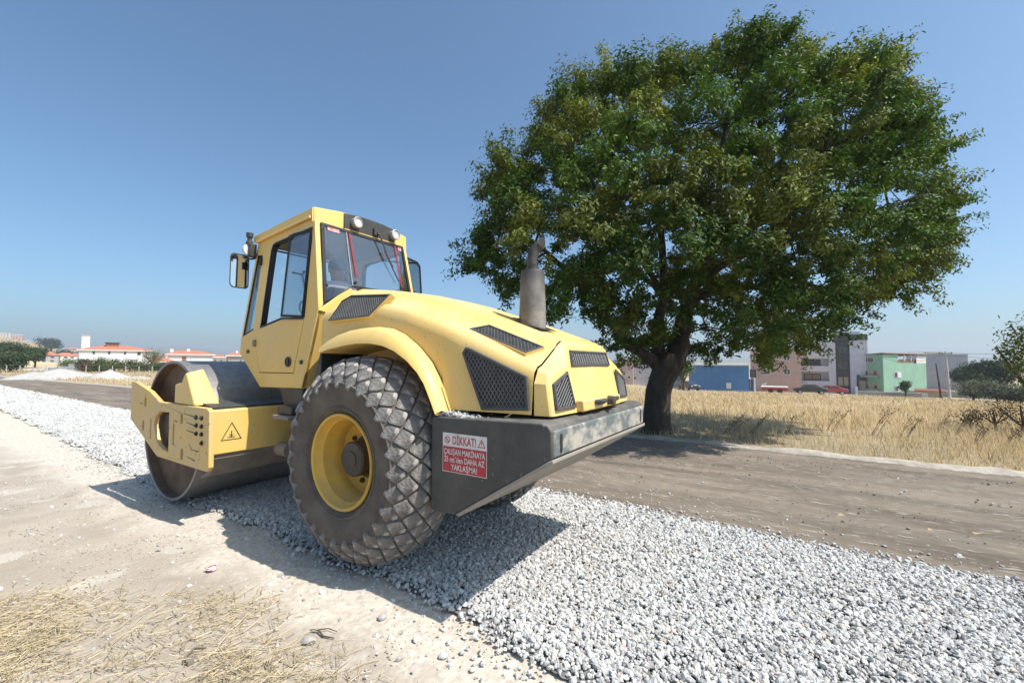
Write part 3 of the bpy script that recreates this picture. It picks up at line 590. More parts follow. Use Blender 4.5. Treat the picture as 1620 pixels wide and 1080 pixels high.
def poly_basis(poly):
    c = sum(poly, Vector())/len(poly); n = Vector()
    for i in range(len(poly)): n += (poly[i]-c).cross(poly[(i+1) % len(poly)]-c)
    n.normalize(); ux = (poly[1]-poly[0]).normalized(); return c, n, ux, n.cross(ux)
def grille(poly, out, par, fw=.022, cell=.022, wire=.0032, push=.004, skirt=.004):
    """framed expanded-metal grille: frame, dark backing, crossing bars"""
    poly = [Vector(p) for p in poly]; c, n, ux, uy = poly_basis(poly)
    if n.dot(Vector(out)) < 0: poly = poly[::-1]; c, n, ux, uy = poly_basis(poly)
    P2 = [((p-c).dot(ux), (p-c).dot(uy)) for p in poly]
    def inset(d):
        o = []; m = len(P2)
        for i in range(m):
            a, b, e = Vector(P2[i-1]), Vector(P2[i]), Vector(P2[(i+1) % m]); d1 = (b-a).normalized(); d2 = (e-b).normalized()
            n1 = Vector((-d1.y, d1.x)); n2 = Vector((-d2.y, d2.x)); k = (n1+n2); k = k/max(.35, k.dot(n1)); o.append(b+k*d)
        return o
    I = inset(fw); w3 = lambda p, h: c+ux*p[0]+uy*p[1]+n*h
    m = len(P2); fr = MB()
    fr.add([w3(p, -skirt) for p in P2]+[w3(p, push+.006) for p in inset(.005)]+[w3(p, push+.006) for p in I]+[w3(p, -.001) for p in I], [(j*m+i, j*m+(i+1) % m, (j+1)*m+(i+1) % m, (j+1)*m+i) for j in range(3) for i in range(m)])
    if skirt > .01:
        MB().add([w3(p, -skirt) for p in P2]+[w3(p, push+.001) for p in P2]+[w3(p, push+.001) for p in inset(.004)], [(j*m+i, j*m+(i+1) % m, (j+1)*m+(i+1) % m, (j+1)*m+i) for j in range(2) for i in range(m)]).build('grille_surround', yellow, par)
        fr = MB().add([w3(p, push+.0005) for p in inset(.001)]+[w3(p, push+.006) for p in inset(.005)]+[w3(p, push+.006) for p in I]+[w3(p, -.001) for p in I], [(j*m+i, j*m+(i+1) % m, (j+1)*m+(i+1) % m, (j+1)*m+i) for j in range(3) for i in range(m)])
    f = fr.build('grille', pm('grille_frame', (.05, .053, .058), (.085, .083, .08), 12, .5), par, smooth=30)
    MB().add([w3(p, .0015) for p in I], [tuple(range(m))]).build('grille_backing', ink, par)
    bars = MB(); ext = max(max(abs(a), abs(b)) for a, b in P2)*1.6
    for ang in (R(58), R(-58)):
        dx, dy = math.cos(ang), math.sin(ang); nx, ny = -dy, dx; k = -ext
        while k < ext:
            t0, t1 = -9e9, 9e9
            for i in range(m):
                a, b = I[i], I[(i+1) % m]; ex, ey = b[0]-a[0], b[1]-a[1]; inx, iny = -ey, ex
                den = inx*dx+iny*dy; num = inx*(nx*k-a[0])+iny*(ny*k-a[1])
                if abs(den) < 1e-9:
                    if num < 0: t0, t1 = 1, 0
                elif den > 0: t0 = max(t0, -num/den)
                else: t1 = min(t1, -num/den)
            if t1-t0 > .004:
                A = (nx*k+dx*t0, ny*k+dy*t0); B = (nx*k+dx*t1, ny*k+dy*t1); o = (nx*wire, ny*wire)
                bars.add([w3((A[0]-o[0], A[1]-o[1]), .003), w3((B[0]-o[0], B[1]-o[1]), .003), w3((B[0]+o[0], B[1]+o[1]), .003), w3((A[0]+o[0], A[1]+o[1]), .003), w3(A, .0065), w3(B, .0065)], [(0, 1, 5, 4), (3, 4, 5, 2), (0, 4, 3), (1, 2, 5)])
            k += cell
    bars.build('grille_mesh', pm('grille_wire', (.10, .104, .11), (.16, .155, .15), 12, .5), par)
def hside(x, z, dy=.0): return (x, float(np.interp(-x, -XS, ysd))-.005+.012+dy, z)
for s in (1, -1):
    F = lambda L_: [(x, s*y, z) for x, y, z in L_]
    grille(F([(-.955, .772, 1.565), (-.985, .770, 1.605), (-1.03, .768, 1.592), (-1.435, .738, 1.420), (-1.452, .742, 1.215), (-1.115, .771, 1.200)]), (0, s, 0), hd, cell=.024)
    # upper vent on the sloping shoulder
    def sl_(x, y):
        zt = np.interp(-x, -XS, zsh)+.022; yt = np.interp(-x, -XS, ysd)-.10; z4 = np.interp(-x, -XS, zst)-.01
        return (x, s*y, zt+(z4-zt)*(yt-y)/(yt-.455)+.014)
    grille([sl_(-.90, .645), sl_(-.98, .505), sl_(-1.42, .495), sl_(-1.355, .625)], (0, 0, 1), hd, cell=.022, fw=.016, skirt=.02)
    # big vent by the cab
    grille(F([(.455, .802, 1.835), (.40, .712, 2.015), (.30, .690, 2.058), (-.19, .705, 2.025), (-.05, .793, 1.850)]), (0, s, .5), hd, cell=.020, fw=.014, skirt=.05)
    # lamps grilles on the tail
    def lp(y, z):
        tq = (z-1.185)/.3; xa = -1.585+.040*tq; xb_ = -1.612+.072*tq; k = (.69-y)/.30
        return (xa+(xb_-xa)*k-.006, s*y, z)
    grille([lp(.668, 1.215), lp(.655, 1.375), lp(.44, 1.452), lp(.42, 1.215)], (-1, 0, 0), tl, cell=.021, fw=.02)
grille([(-1.548, .355, 1.478), (-1.522, .335, 1.590), (-1.522, -.335, 1.590), (-1.548, -.355, 1.478)], (-1, 0, .1), tl, cell=.021, fw=.018)
# hood slot around the exhaust
MB().add([(-.90, -.16, 1.866), (-.90, .10, 1.866), (-1.19, .10, 1.752), (-1.19, -.16, 1.752)], [(0, 1, 2, 3)]).build('exhaust_opening', ink, hd)

# --- exhaust
mf = MB().lathe([(1.70, 0), (1.70, .108), (1.84, .109), (2.22, .096), (2.243, .090), (2.25, .05), (2.25, 0)], 40, axis='z', c=(-1.03, -.02, 0)).build('muffler', muff_m, RO, smooth=35)
pth = [(-1.03, -.02, 2.24), (-1.027, -.018, 2.30), (-1.027, -.018, 2.345), (-1.034, -.023, 2.385), (-1.05, -.034, 2.42), (-1.075, -.05, 2.452), (-1.09, -.06, 2.468)]
pp_ = MB().tube(pth, .043, 24, caps=False)
_e = Vector(pth[-1]); _t = (Vector(pth[-1])-Vector(pth[-2])).normalized(); _n = Vector((-.92, .12, .10)).normalized()
for i_ in range(len(pp_.v)-24, len(pp_.v)):                 # end cut off upright
    q_ = Vector(pp_.v[i_]); pp_.v[i_] = tuple(q_-_t*((q_-_e).dot(_n)/_t.dot(_n)))
_c = [tuple(Vector(p_)+_n*.0015) for p_ in pp_.v[-24:]]; MB().add(_c, [tuple(range(24))]).build('pipe_mouth', ink, mf)
pp_.lathe([(2.25, .043), (2.25, .052), (2.275, .052), (2.275, .043)], 24, axis='z', c=(-1.03, -.02, 0))
po = pp_.build('exhaust_pipe', pipe_m, mf, smooth=50); so_ = po.modifiers.new('wall', 'SOLIDIFY'); so_.thickness = .004

# --- cab
def hw(z): return .632-.055*max(0, min(1, (z-1.98)/.92))
def rx(z):                                               # rear face of the cab
    return .862+(1.062-.862)*(z-1.975)/(2.985-1.975) if z > 1.975 else .862+(1.10-.862)*(1.975-z)/(1.975-1.25)
side = [(1.10, 1.25), (1.84, 1.235), (2.28, 1.585), (2.265, 1.745), (2.075, 2.70), (2.06, 2.78), (1.06, 2.90), (.862, 1.975)]
front_h = [(2.235, 1.765), (2.055, 2.645), (1.945, 2.63), (2.02, 1.83)]
main_h = [(1.862, 1.85), (1.845, 1.90), (1.765, 2.66), (1.74, 2.715), (1.69, 2.73), (1.06, 2.79), (1.085, 1.905), (1.46, 1.925)]
roof_m = yellow
cb = put('cab', plate([side, front_h, main_h], lambda x, z: hw(z), .045, -1), yellow, RO, bevel=.008)
r2 = put('cab_side', plate([side, front_h, main_h], lambda x, z: -hw(z), .045, 1), yellow, cb, bevel=.008)
# panels between the sides
def span(pts, name, m, par=cb, t=.03, y0=None):           # strip between the sides following (x, z) pairs
    b = MB()
    for (xa, za), (xb_, zb) in zip(pts[:-1], pts[1:]):
        ya, yb = hw(za)-.046, hw(zb)-.046; d = Vector((xb_-xa, 0, zb-za)); n = Vector((-d.z, 0, d.x)).normalized()*t
        b.hexa([(xa, -ya, za), (xa, ya, za), (xb_, yb, zb), (xb_, -yb, zb)], [(xa+n.x, -ya, za+n.z), (xa+n.x, ya, za+n.z), (xb_+n.x, yb, zb+n.z), (xb_+n.x, -yb, zb+n.z)])
    return b.build(name, m, par)
span([(2.275, 1.585), (1.84, 1.24), (1.10, 1.255)], 'cab_floor', yellow, t=-.03)
span([(2.262, 1.745), (2.275, 1.585)], 'front_panel', yellow, t=-.03)
# rear frame: lower wall, corner posts
lw = MB(); 
def rp(y, z, dx=0): return (rx(z)+dx, y, z)
def rear_quad(b, q, t=.035): b.hexa([rp(y, z, .0) for y, z in q], [rp(y, z, t) for y, z in q])
rear_quad(lw, [(.631, 1.25), (-.631, 1.25), (-.631, 1.974), (.631, 1.974)])
rear_quad(lw, [(.631, 1.976), (.25, 2.22), (-.25, 2.22), (-.631, 1.976)])
lw.build('rear_wall', yellow, cb, bevel=.004)
for s in (1, -1):
    po_ = MB(); po_.hexa([rp(s*hw(1.98), 1.98, -.004), rp(s*(hw(1.98)-.055), 2.03, -.004), rp(s*(hw(2.86)-.05), 2.86, -.004), rp(s*hw(2.88), 2.88, -.004)], [rp(s*hw(1.98), 1.98, .06), rp(s*(hw(1.98)-.055), 2.03, .06), rp(s*(hw(2.86)-.05), 2.86, .06), rp(s*hw(2.88), 2.88, .06)])
    po_.build('rear_post', yellow, cb, bevel=.006)
    # slanting yellow edge from post foot up to the hood
    ed = MB().hexa([rp(s*.632, 1.972, -.012), rp(s*.56, 2.03, -.012), rp(s*.27, 2.245, -.012), rp(s*.24, 2.20, -.012), rp(s*.40, 1.93, -.012)], [rp(s*.632, 1.972, .02), rp(s*.56, 2.03, .02), rp(s*.27, 2.245, .02), rp(s*.24, 2.20, .02), rp(s*.40, 1.93, .02)]).build('lower_frame', yellow, cb, bevel=.005)
# roof
RP = [(1.045, 2.845), (1.05, 2.985), (1.30, 2.962), (1.75, 2.912), (2.11, 2.868), (2.13, 2.80), (2.06, 2.775), (1.06, 2.895)]
rf = MB(); W_ = [-.60, -.585, -.3, 0, .3, .585, .60]; crown = [-.012, 0, .04, .055, .04, 0, -.012]
prev = None
ring_ = []
for y, cz in zip(W_, crown): ring_.append([(x, y, z+(cz if 1 <= i <= 4 else 0)) for i, (x, z) in enumerate(RP)])
n = len(RP); rf.add([p for g in ring_ for p in g], [(j*n+i, j*n+(i+1) % n, (j+1)*n+(i+1) % n, (j+1)*n+i) for j in range(6) for i in range(n)]+[tuple(range(n)), tuple(6*n+i for i in range(n))[::-1]])
rf.build('roof', yellow, cb, smooth=30)
for s in (1, -1): MB().tube([(1.07, s*.605, 2.888), (2.05, s*.605, 2.785)], .013, 8).build('roof_gutter', yellow, cb, smooth=50)
MB().hexa([(1.07, -.57, 2.83), (1.07, .57, 2.83), (2.04, .57, 2.755), (2.04, -.57, 2.755)], [(1.07, -.57, 2.87), (1.07, .57, 2.87), (2.04, .57, 2.775), (2.04, -.57, 2.775)]).build('roof_lining', pm('pale_roof_lining', (.30, .25, .19), (.36, .31, .24), 6, .9), cb)
# rear fascia: yellow ends, black middle with lamps
def fas(y0, y1, zt0, zt1, m, name, dx):
    return MB().hexa([(1.035+dx, y0, 2.838), (1.035+dx, y1, 2.838), (1.038+dx, y1, zt1), (1.038+dx, y0, zt0)], [(1.06, y0, 2.838), (1.06, y1, 2.838), (1.06, y1, zt1), (1.06, y0, zt0)]).build(name, m, cb, bevel=.006)
fas(.588, .262, 2.985, 3.018, yellow, 'fascia_panel', 0); fas(-.40, -.588, 3.005, 2.985, yellow, 'fascia_panel', 0)
bf = MB(); ys_ = np.linspace(.26, -.398, 9)
bf.add([(1.024, y, 2.862) for y in ys_]+[(1.028, y, 3.018+.022*math.sin(math.pi*(.262-y)/.66)) for y in ys_]+[(1.07, y, 3.018+.022*math.sin(math.pi*(.262-y)/.66)) for y in ys_]+[(1.07, y, 2.862) for y in ys_], [(j*9+i, j*9+i+1, (j+1)*9+i+1, (j+1)*9+i) for j in range(3) for i in range(8)]+[(0, 9, 18, 27), (8, 35, 26, 17)])
bf.build('lamp_fascia', black, cb, bevel=.005, smooth=40)
MB().bx(1.022, 1.03, -.398, .26, 2.852, 2.860).build('fascia_stripe', yellow, cb)
for y in (.135, -.375):
    lb = MB().lathe([(0, 0), (0, .052), (-.03, .058), (-.055, .058), (-.062, .050), (-.050, .046), (-.048, 0)], 28, axis='x', c=(1.025, y, 2.945)).build('work_lamp', chrome, cb, smooth=35)
    MB().lathe([(-.0505, 0), (-.0515, .044)], 28, axis='x', c=(1.025, y, 2.945)).build('lamp_lens', lens, cb, smooth=35)
# wiper
wm = MB().box((1.012, -.13, 2.915), (.03, .07, .07)); wm.tube([(1.0, -.13, 2.92), (.975, -.15, 2.88), (.945, -.24, 2.66), (.925, -.30, 2.55)], .008, 6); wm.tube([(.955, -.20, 2.72), (.93, -.27, 2.58), (.905, -.37, 2.40)], .007, 6)
wm.build('wiper', black, cb, smooth=50)
# glass
def pane(name, pts, m, par=cb, t=.005, n=None, frame=None, fr_w=.02):
    pts = [Vector(p) for p in pts]; c, nn, ux, uy = poly_basis(pts)
    o = MB().hexa(pts, [p+nn*t for p in pts]).build(name, m, par)
    if frame:
        cc = c; k = len(pts); ins = []
        for p in pts: d = (cc-p); ins.append(p+d.normalized()*fr_w*1.35)
        ring = MB(); off = nn*.006
        ring.add([p-off for p in pts]+[p-off for p in ins]+[p+off+nn*t for p in pts]+[p+off+nn*t for p in ins], [(i, (i+1) % k, k+(i+1) % k, k+i) for i in range(k)]+[(2*k+i, 3*k+i, 3*k+(i+1) % k, 2*k+(i+1) % k) for i in range(k)]+[(i, 2*k+i, 2*k+(i+1) % k, (i+1) % k) for i in range(k)]+[(k+i, k+(i+1) % k, 3*k+(i+1) % k, 3*k+i) for i in range(k)])
        ring.build(frame, rubber, par)
    return o
rg = [rp(.575, 2.05, -.010), rp(.255, 2.25, -.010), rp(-.255, 2.25, -.010), rp(-.575, 2.05, -.010), rp(-.525, 2.845, -.010), rp(.525, 2.845, -.010)]
pane('rear_window', rg, gl_clear, frame='window_seal', fr_w=.028)
for y in (.22, -.385):
    MB().hexa([rp(y, 2.83, -.018), rp(y-.022, 2.83, -.018), rp(y-.022-.03, 2.36, -.018), rp(y-.03, 2.36, -.018)], [rp(y, 2.83, -.0165), rp(y-.022, 2.83, -.0165), rp(y-.022-.03, 2.36, -.0165), rp(y-.03, 2.36, -.0165)]).build('red_strip', red_tape, cb)
for y, w_ in ((.46, .13), (-.44, .05)):
    lbm = pm('red_label', (.60, .12, .11), (.68, .42, .40), 30, .6); MB().hexa([rp(y, 2.828, -.018), rp(y-w_, 2.828, -.018), rp(y-w_, 2.785, -.018), rp(y, 2.785, -.018)], [rp(y, 2.828, -.0165), rp(y-w_, 2.828, -.0165), rp(y-w_, 2.785, -.0165), rp(y, 2.785, -.0165)]).build('window_label', lbm, cb)
MB().hexa([rp(.25, 2.83, -.019), rp(.243, 2.83, -.019), rp(.236, 2.27, -.019), rp(.243, 2.27, -.019)], [rp(.25, 2.83, -.017), rp(.243, 2.83, -.017), rp(.236, 2.27, -.017), rp(.243, 2.27, -.017)]).build('glass_joint', chrome, cb)
for y, z in ((.52, 2.78), (.535, 2.22), (.20, 2.30), (-.40, 2.29)):
    MB().lathe([(0, 0), (0, .016), (-.012, .016), (-.016, 0)], 12, axis='x', c=rp(y, z, -.012)).build('glass_fixing', rubber, cb, smooth=40)
for k in range(9):
    z = 2.31+k*.032; MB().tube([(2.21-(z-1.745)*.2, .1, z), (2.21-(z-1.745)*.2, -.54, z)], .0022, 4).build('screen_wire', ink, cb)
wf = [(2.245, hw(1.76)-.05, 1.76), (2.245, -hw(1.76)+.05, 1.76), (2.062, -hw(2.7)+.05, 2.75), (2.062, hw(2.7)-.05, 2.75)]
pane('windscreen', wf, gl_clear, frame='window_seal', fr_w=.02)
for s in (1, -1):
    pane('quarter_glass', [(x, s*(hw(z)-.012), z) for x, z in front_h], gl_clear, frame='window_seal', fr_w=.016)
    # rubber round the door window
    k = len(main_h); cx = sum(p[0] for p in main_h)/k; cz = sum(p[1] for p in main_h)/k
    ins = [(x+(cx-x)*.045, z+(cz-z)*.030) for x, z in main_h]; outp = [(x-(cx-x)*.012, z-(cz-z)*.008) for x, z in main_h]
    MB().add([(x, s*(hw(z)+.008), z) for x, z in outp]+[(x, s*(hw(z)+.008), z) for x, z in ins]+[(x, s*(hw(z)-.05), z) for x, z in ins], [(j*k+i, j*k+(i+1) % k, (j+1)*k+(i+1) % k, (j+1)*k+i) for j in range(2) for i in range(k)]).build('door_seal', rubber, cb)
    # opened sash, hinged along the rear edge
    hg = Vector((1.095, s*(hw(2.3)+.006), 0)); ang = R(-14)*s*-1
    def sash(x, z):
        d = (x-1.095)*(1 if s > 0 else 1.3); an_ = R(15 if s > 0 else 86); return (1.095+d*math.cos(an_), s*(hw(z)+.010+d*math.sin(an_)), z)
    pane('opening_sash', [sash(1.10, 1.915), sash(1.355, 1.930), sash(1.33, 2.70), sash(1.29, 2.745), sash(1.075, 2.775)], gl_tint, frame='sash_frame', fr_w=.018)
    hn = MB().tube([sash(1.12, 2.36), (1.22, s*(hw(2.36)-.03), 2.35), sash(1.26, 2.36)], .010, 6); hn.tube([(1.22, s*(hw(2.3)-.03), 2.35), (1.20, s*(hw(2.3)-.05), 2.22)], .009, 6)
    hn.build('sash_handle', rubber, cb, smooth=50)
    MB().tube([sash(1.31, 2.73), (1.42, s*(hw(2.73)+.02), 2.745)], .011, 6).build('sash_stay', rubber, cb, smooth=50)
    # door skin: slightly proud, with its lock and catches
    ds = [(1.235, 1.395), (1.845, 1.39), (1.955, 1.70), (1.935, 1.82), (1.865, 1.84), (1.46, 1.915), (1.085, 1.895)]
    dsk = MB().hexa([(x, s*(hw(z)-.001), z) for x, z in ds], [(x, s*(hw(z)+.007), z) for x, z in ds]).build('door', yellow, cb, bevel=.003)
    MB().hexa([(x-.008 if x < 1.3 else x+.008, s*(hw(z)+.0005), z-.008 if z < 1.5 else z) for x, z in ds[:4]], [(x-.008 if x < 1.3 else x+.008, s*(hw(z)+.0022), z-.008 if z < 1.5 else z) for x, z in ds[:4]]).build('door_gap', ink, cb)
    lk = MB().lathe([(0, .0), (0, .050), (.010, .050), (.010, .038), (.003, .036), (.003, 0)], 24, c=(1.315, .6393, 1.497)); lk.box((1.315, .648, 1.497), (.022, .012, .07))
    ob = lk.build('door_lock', black, cb, smooth=40)
    if s < 0: ob.scale = (1, -1, 1)
    for x, z in ((2.095, 1.605), (1.105, 1.495)):
        ob = MB().lathe([(0, 0), (0, .022), (.012, .020), (.014, 0)], 16, c=(x, .632, z)).build('door_stop', black, cb, smooth=40)
        if s < 0: ob.scale = (1, -1, 1)
    ob = MB().bx(1.925, 1.965, .63, .66, 1.655, 1.725).build('door_hinge', grey_steel, cb, bevel=.004)
    if s < 0: ob.scale = (1, -1, 1)
    ob = MB().bx(1.935, 1.965, .585, .62, 2.52, 2.60).build('door_hinge', rubber, cb, bevel=.004)
    if s < 0: ob.scale = (1, -1, 1)
# dark filler between cab and hood
MB().prism([(.605, 1.45), (.605, 1.93), (.66, 1.95), (.72, 1.74), (.86, 1.36), (.9, 1.2), (.62, 1.2)], -.60, .66).build('cab_gap_cover', black, RO, bevel=.01)
# mirrors on arms, with a lamp and plug on the front corner
for s in (1, -1):
    ar_ = MB().tube([(2.07, s*.58, 2.62), (2.11, s*.62, 2.605), (2.15, s*.665, 2.61), (2.20, s*.71, 2.625)], .010, 8); ar_.tube([(2.20, s*.71, 2.625), (2.20, s*.715, 2.36)], .010, 8); ar_.build('mirror_arm', black, cb, smooth=50)
    mh = MB(); c_ = Vector((2.155, s*.725, 2.46)); M_ = Matrix.Rotation(-s*R(1), 3, 'Z')
    pts = rrect(-.095, .095, -.185, .185, .045)
    f0 = [c_+M_ @ Vector((-.012, y, z)) for y, z in pts]; f1 = [c_+M_ @ Vector((.035, y*.8, z*.85)) for y, z in pts]
    mh.hexa(f0, f1).build('mirror', black, cb, smooth=40)
    g0 = [c_+M_ @ Vector((-.0135, y*.90, z*.93)) for y, z in pts]; MB().add(g0, [tuple(range(len(g0)))]).build('mirror_glass', mirror_m, cb)
bk = MB().bx(2.05, 2.12, .60, .665, 2.62, 2.76); bk.build('lamp_bracket', black, cb, bevel=.006)
MB().lathe([(0, 0), (0, .055), (.02, .06), (.075, .035), (.08, 0)], 20, axis='x', c=(2.105, .655, 2.70)).build('head_lamp', white_m, cb, smooth=40)
hp = MB().lathe([(2.74, 0), (2.74, .035), (2.79, .035), (2.80, .022), (2.83, .022), (2.84, .034), (2.885, .034), (2.89, 0)], 16, axis='z', c=(2.12, .645, 0)).build('beacon_socket', black, cb, smooth=40)
# inside: seat, console, steering wheel
se = MB(); se.box((1.50, .02, 1.80), (.46, .48, .12)); se.box((1.30, .02, 2.06), (.11, .46, .46), Matrix.Rotation(R(-8), 3, 'Y')); se.box((1.5, .02, 1.60), (.36, .36, .30))
se.build('seat', cabin_dark, cb, bevel=.03)
co = MB().box((2.02, .02, 1.70), (.16, .30, .50)); co.tube([(1.98, .02, 1.95), (1.90, .02, 2.08)], .03, 10); co.build('steering_console', cabin_dark, cb, bevel=.02)
MB().lathe([(0, .165), (.012, .177), (.024, .165), (.012, .153)], 28, axis='x', c=(0, 0, 0), closed=True).build('steering_wheel', rubber, cb, smooth=60).matrix_local = Matrix.Translation((1.89, .02, 2.09)) @ Matrix.Rotation(R(32), 4, 'Y')
for y in (.30, -.30): MB().bx(1.28, 1.72, y-.06, y+.06, 1.55, 1.93).build('armrest_console', cabin_dark, cb, bevel=.03)

# --- operator: one continuous body grown from joints, seated and looking ahead
def operator():
    J = dict(pel=(1.42, .03, 1.93), bel=(1.41, .03, 2.06), che=(1.42, .03, 2.22), nk=(1.44, .03, 2.37), hd0=(1.45, .03, 2.45), hd1=(1.455, .03, 2.53), hd2=(1.455, .03, 2.585),
             sl=(1.42, .19, 2.31), el=(1.52, .27, 2.10), wl=(1.74, .20, 2.12), hl=(1.83, .15, 2.16), sr=(1.42, -.13, 2.31), er=(1.50, -.25, 2.10), wr=(1.70, -.26, 2.02), hr=(1.78, -.25, 2.01),
             hpl=(1.44, .13, 1.91), kl=(1.82, .17, 1.93), al=(1.92, .16, 1.56), fl=(2.02, .16, 1.53), hpr=(1.44, -.07, 1.91), kr=(1.82, -.12, 1.93), ar=(1.92, -.12, 1.56), fr=(2.02, -.12, 1.53))
    Rr = dict(pel=.155, bel=.15, che=.165, nk=.062, hd0=.078, hd1=.092, hd2=.07, sl=.075, el=.048, wl=.034, hl=.04, sr=.075, er=.048, wr=.034, hr=.04, hpl=.095, kl=.068, al=.045, fl=.045, hpr=.095, kr=.068, ar=.045, fr=.045)
    E_ = [('pel', 'bel'), ('bel', 'che'), ('che', 'nk'), ('nk', 'hd0'), ('hd0', 'hd1'), ('hd1', 'hd2'), ('che', 'sl'), ('sl', 'el'), ('el', 'wl'), ('wl', 'hl'), ('che', 'sr'), ('sr', 'er'), ('er', 'wr'), ('wr', 'hr'), ('pel', 'hpl'), ('hpl', 'kl'), ('kl', 'al'), ('al', 'fl'), ('pel', 'hpr'), ('hpr', 'kr'), ('kr', 'ar'), ('ar', 'fr')]
    names = list(J)
    for tag_, hx, sy in (('L', 'hl', 1), ('R', 'hr', -1)):     # five fingers curled over wheel or lever
        b = Vector(J[hx])
        for i in range(5):
            a = f'{tag_}{i}a'; c = f'{tag_}{i}b'; off = (i-1.5)*.02 if i < 4 else -.045
            J[a] = tuple(b+Vector((.045 if i < 4 else .01, off*.4*sy, -off*.9+.005))); J[c] = tuple(b+Vector((.055 if i < 4 else .035, off*.4*sy-.025*sy, -off*.9-.02)))
            Rr[a] = .010; Rr[c] = .009; E_ += [(hx, a), (a, c)]
    names = list(J); me = bpy.data.meshes.new('person'); me.from_pydata([J[n] for n in names], [(names.index(a), names.index(b)) for a, b in E_], [])
    o = bpy.data.objects.new('person', me); C.objects.link(o)
    sk = o.modifiers.new('skin', 'SKIN'); sd = o.modifiers.new('sub', 'SUBSURF'); sd.levels = 1; sd.render_levels = 2
    for i, n_ in enumerate(names): me.skin_vertices[0].data[i].radius = (Rr[n_], Rr[n_]); me.skin_vertices[0].data[i].use_root = (n_ == 'pel')
    sk.use_smooth_shade = True
    # skin, shirt and trousers by height on the one surface
    m = bpy.data.materials.new('clothed_body'); m.use_nodes = True; t = m.node_tree; b = t.nodes['Principled BSDF']; b.inputs['Roughness'].default_value = .85
    tc = t.nodes.new('ShaderNodeTexCoord'); sx = t.nodes.new('ShaderNodeSeparateXYZ'); t.links.new(tc.outputs['Object'], sx.inputs[0])
    mr = t.nodes.new('ShaderNodeMapRange'); mr.inputs[1].default_value = 1.5; mr.inputs[2].default_value = 2.7; t.links.new(sx.outputs['Z'], mr.inputs[0])
    r = t.nodes.new('ShaderNodeValToRGB'); r.color_ramp.interpolation = 'CONSTANT'; e = r.color_ramp.elements
    e[0].color = (.06, .065, .08, 1); e[1].position = .40; e[1].color = (.52, .47, .52, 1); k = e.new(.735); k.color = (.33, .19, .13, 1)
    t.links.new(mr.outputs[0], r.inputs[0]); t.links.new(r.outputs[0], b.inputs['Base Color']); me.materials.append(m)
    tag(o, 'person in a pale shirt sitting at the wheel inside the cab', 'person')
    hr_ = MB().lathe([(2.50, .098), (2.56, .102), (2.61, .088), (2.64, .05), (2.648, 0)], 24, axis='z', c=(1.448, .03, 0)); hr_.build('hair', pm('dark_hair', (.025, .02, .017), rough=.7), o, smooth=60)
    fc = MB()                                              # nose, brow, ears
    fc.add([(1.54, .03, 2.52), (1.572, .03, 2.478), (1.54, .05, 2.472), (1.54, .01, 2.472)], [(0, 1, 2), (0, 3, 1), (1, 3, 2)])
    for s in (1, -1): fc.lathe([(0, 0), (0, .026), (.012, .022), (.014, 0)], 10, c=(1.455, .03+s*.088, 2.50))
    fc.build('face', pm('skin_tone', (.33, .19, .13), rough=.6), o, smooth=40)
    return o
operator()
# dust-grey chips left lying on the weight's ledge
n = 420; P_ = np.c_[-.80-np.abs(rng.normal(0, .13, n)), .845-np.abs(rng.normal(0, .06, n)), np.zeros(n)]
P_[:, 2] = 1.156+np.maximum(0, .025-.1*np.abs(P_[:, 0]+.88))*rng.uniform(0, 1, n)
stones('spilled_gravel', P_, rng.uniform(.005, .011, n), 'small heap of gravel chips lying on the ledge of the rear weight', 'gravel')

# ------------------------------------------------------------------ vegetation
bark = pm('oak_bark', (.030, .025, .021), (.070, .060, .050), 7, .95, bump=1.0, bscale=16, stretch=(1, 1, .35))
leaf_m = vcol_mat('leaves', .6, .17, .22)
twig_m = pm('twig_bark', (.07, .055, .042), (.12, .10, .08), 9, .95, bump=.4)
def leaves_mesh(cent, nrm, col, size, rngs, aspect=.42, jitter=.55):
    """pointed folded leaves at cent (n,3) whose faces turn roughly towards nrm; returns verts, faces, colours"""
    n = len(cent); nn = np.broadcast_to(nrm, (n, 3))+jitter*rngs.normal(size=(n, 3)); nn = nn/(np.linalg.norm(nn, axis=1)[:, None]+1e-9)
    d = rngs.normal(size=(n, 3))+np.array([0, 0, -.25]); d = d-nn*(d*nn).sum(1)[:, None]; d /= np.linalg.norm(d, axis=1)[:, None]+1e-9; s = np.cross(nn, d)
    L = (size*rngs.uniform(.65, 1.35, n))[:, None]; W = L*aspect*.5
    a = cent-d*L*.5; b = cent+d*L*.5-nn*L*.08; m = cent+d*L*.05
    l = m+s*W+nn*W*.3; r = m-s*W+nn*W*.3
    V = np.stack([a, r, b, l], 1).reshape(-1, 3); i = np.arange(n)*4
    F = np.concatenate([np.stack([i, i+1, i+2], 1), np.stack([i, i+2, i+3], 1)])
    return V, F, np.repeat(col, 4, axis=0)
def in_poly(px, py, poly):
    poly = np.asarray(poly, float); c = np.zeros(len(px), bool); j = len(poly)-1
    for i in range(len(poly)):
        xi, yi = poly[i]; xj, yj = poly[j]
        k = ((yi > py) != (yj > py)) & (px < (xj-xi)*(py-yi)/(yj-yi+1e-12)+xi); c ^= k; j = i
    return c
def dist_poly(px, py, poly):
    poly = np.asarray(poly, float); d = np.full(len(px), 1e9)
    for i in range(len(poly)):
        a, b = poly[i-1], poly[i]; e = b-a; t_ = np.clip(((px-a[0])*e[0]+(py-a[1])*e[1])/(e@e), 0, 1)
        d = np.minimum(d, np.hypot(px-a[0]-t_*e[0], py-a[1]-t_*e[1]))
    return d
HR = np.array([_r0[0], _r0[1], 0.]); HD = np.array([math.cos(YAW), math.sin(YAW), 0.])      # level axes across and along the view, used to lay the crown out

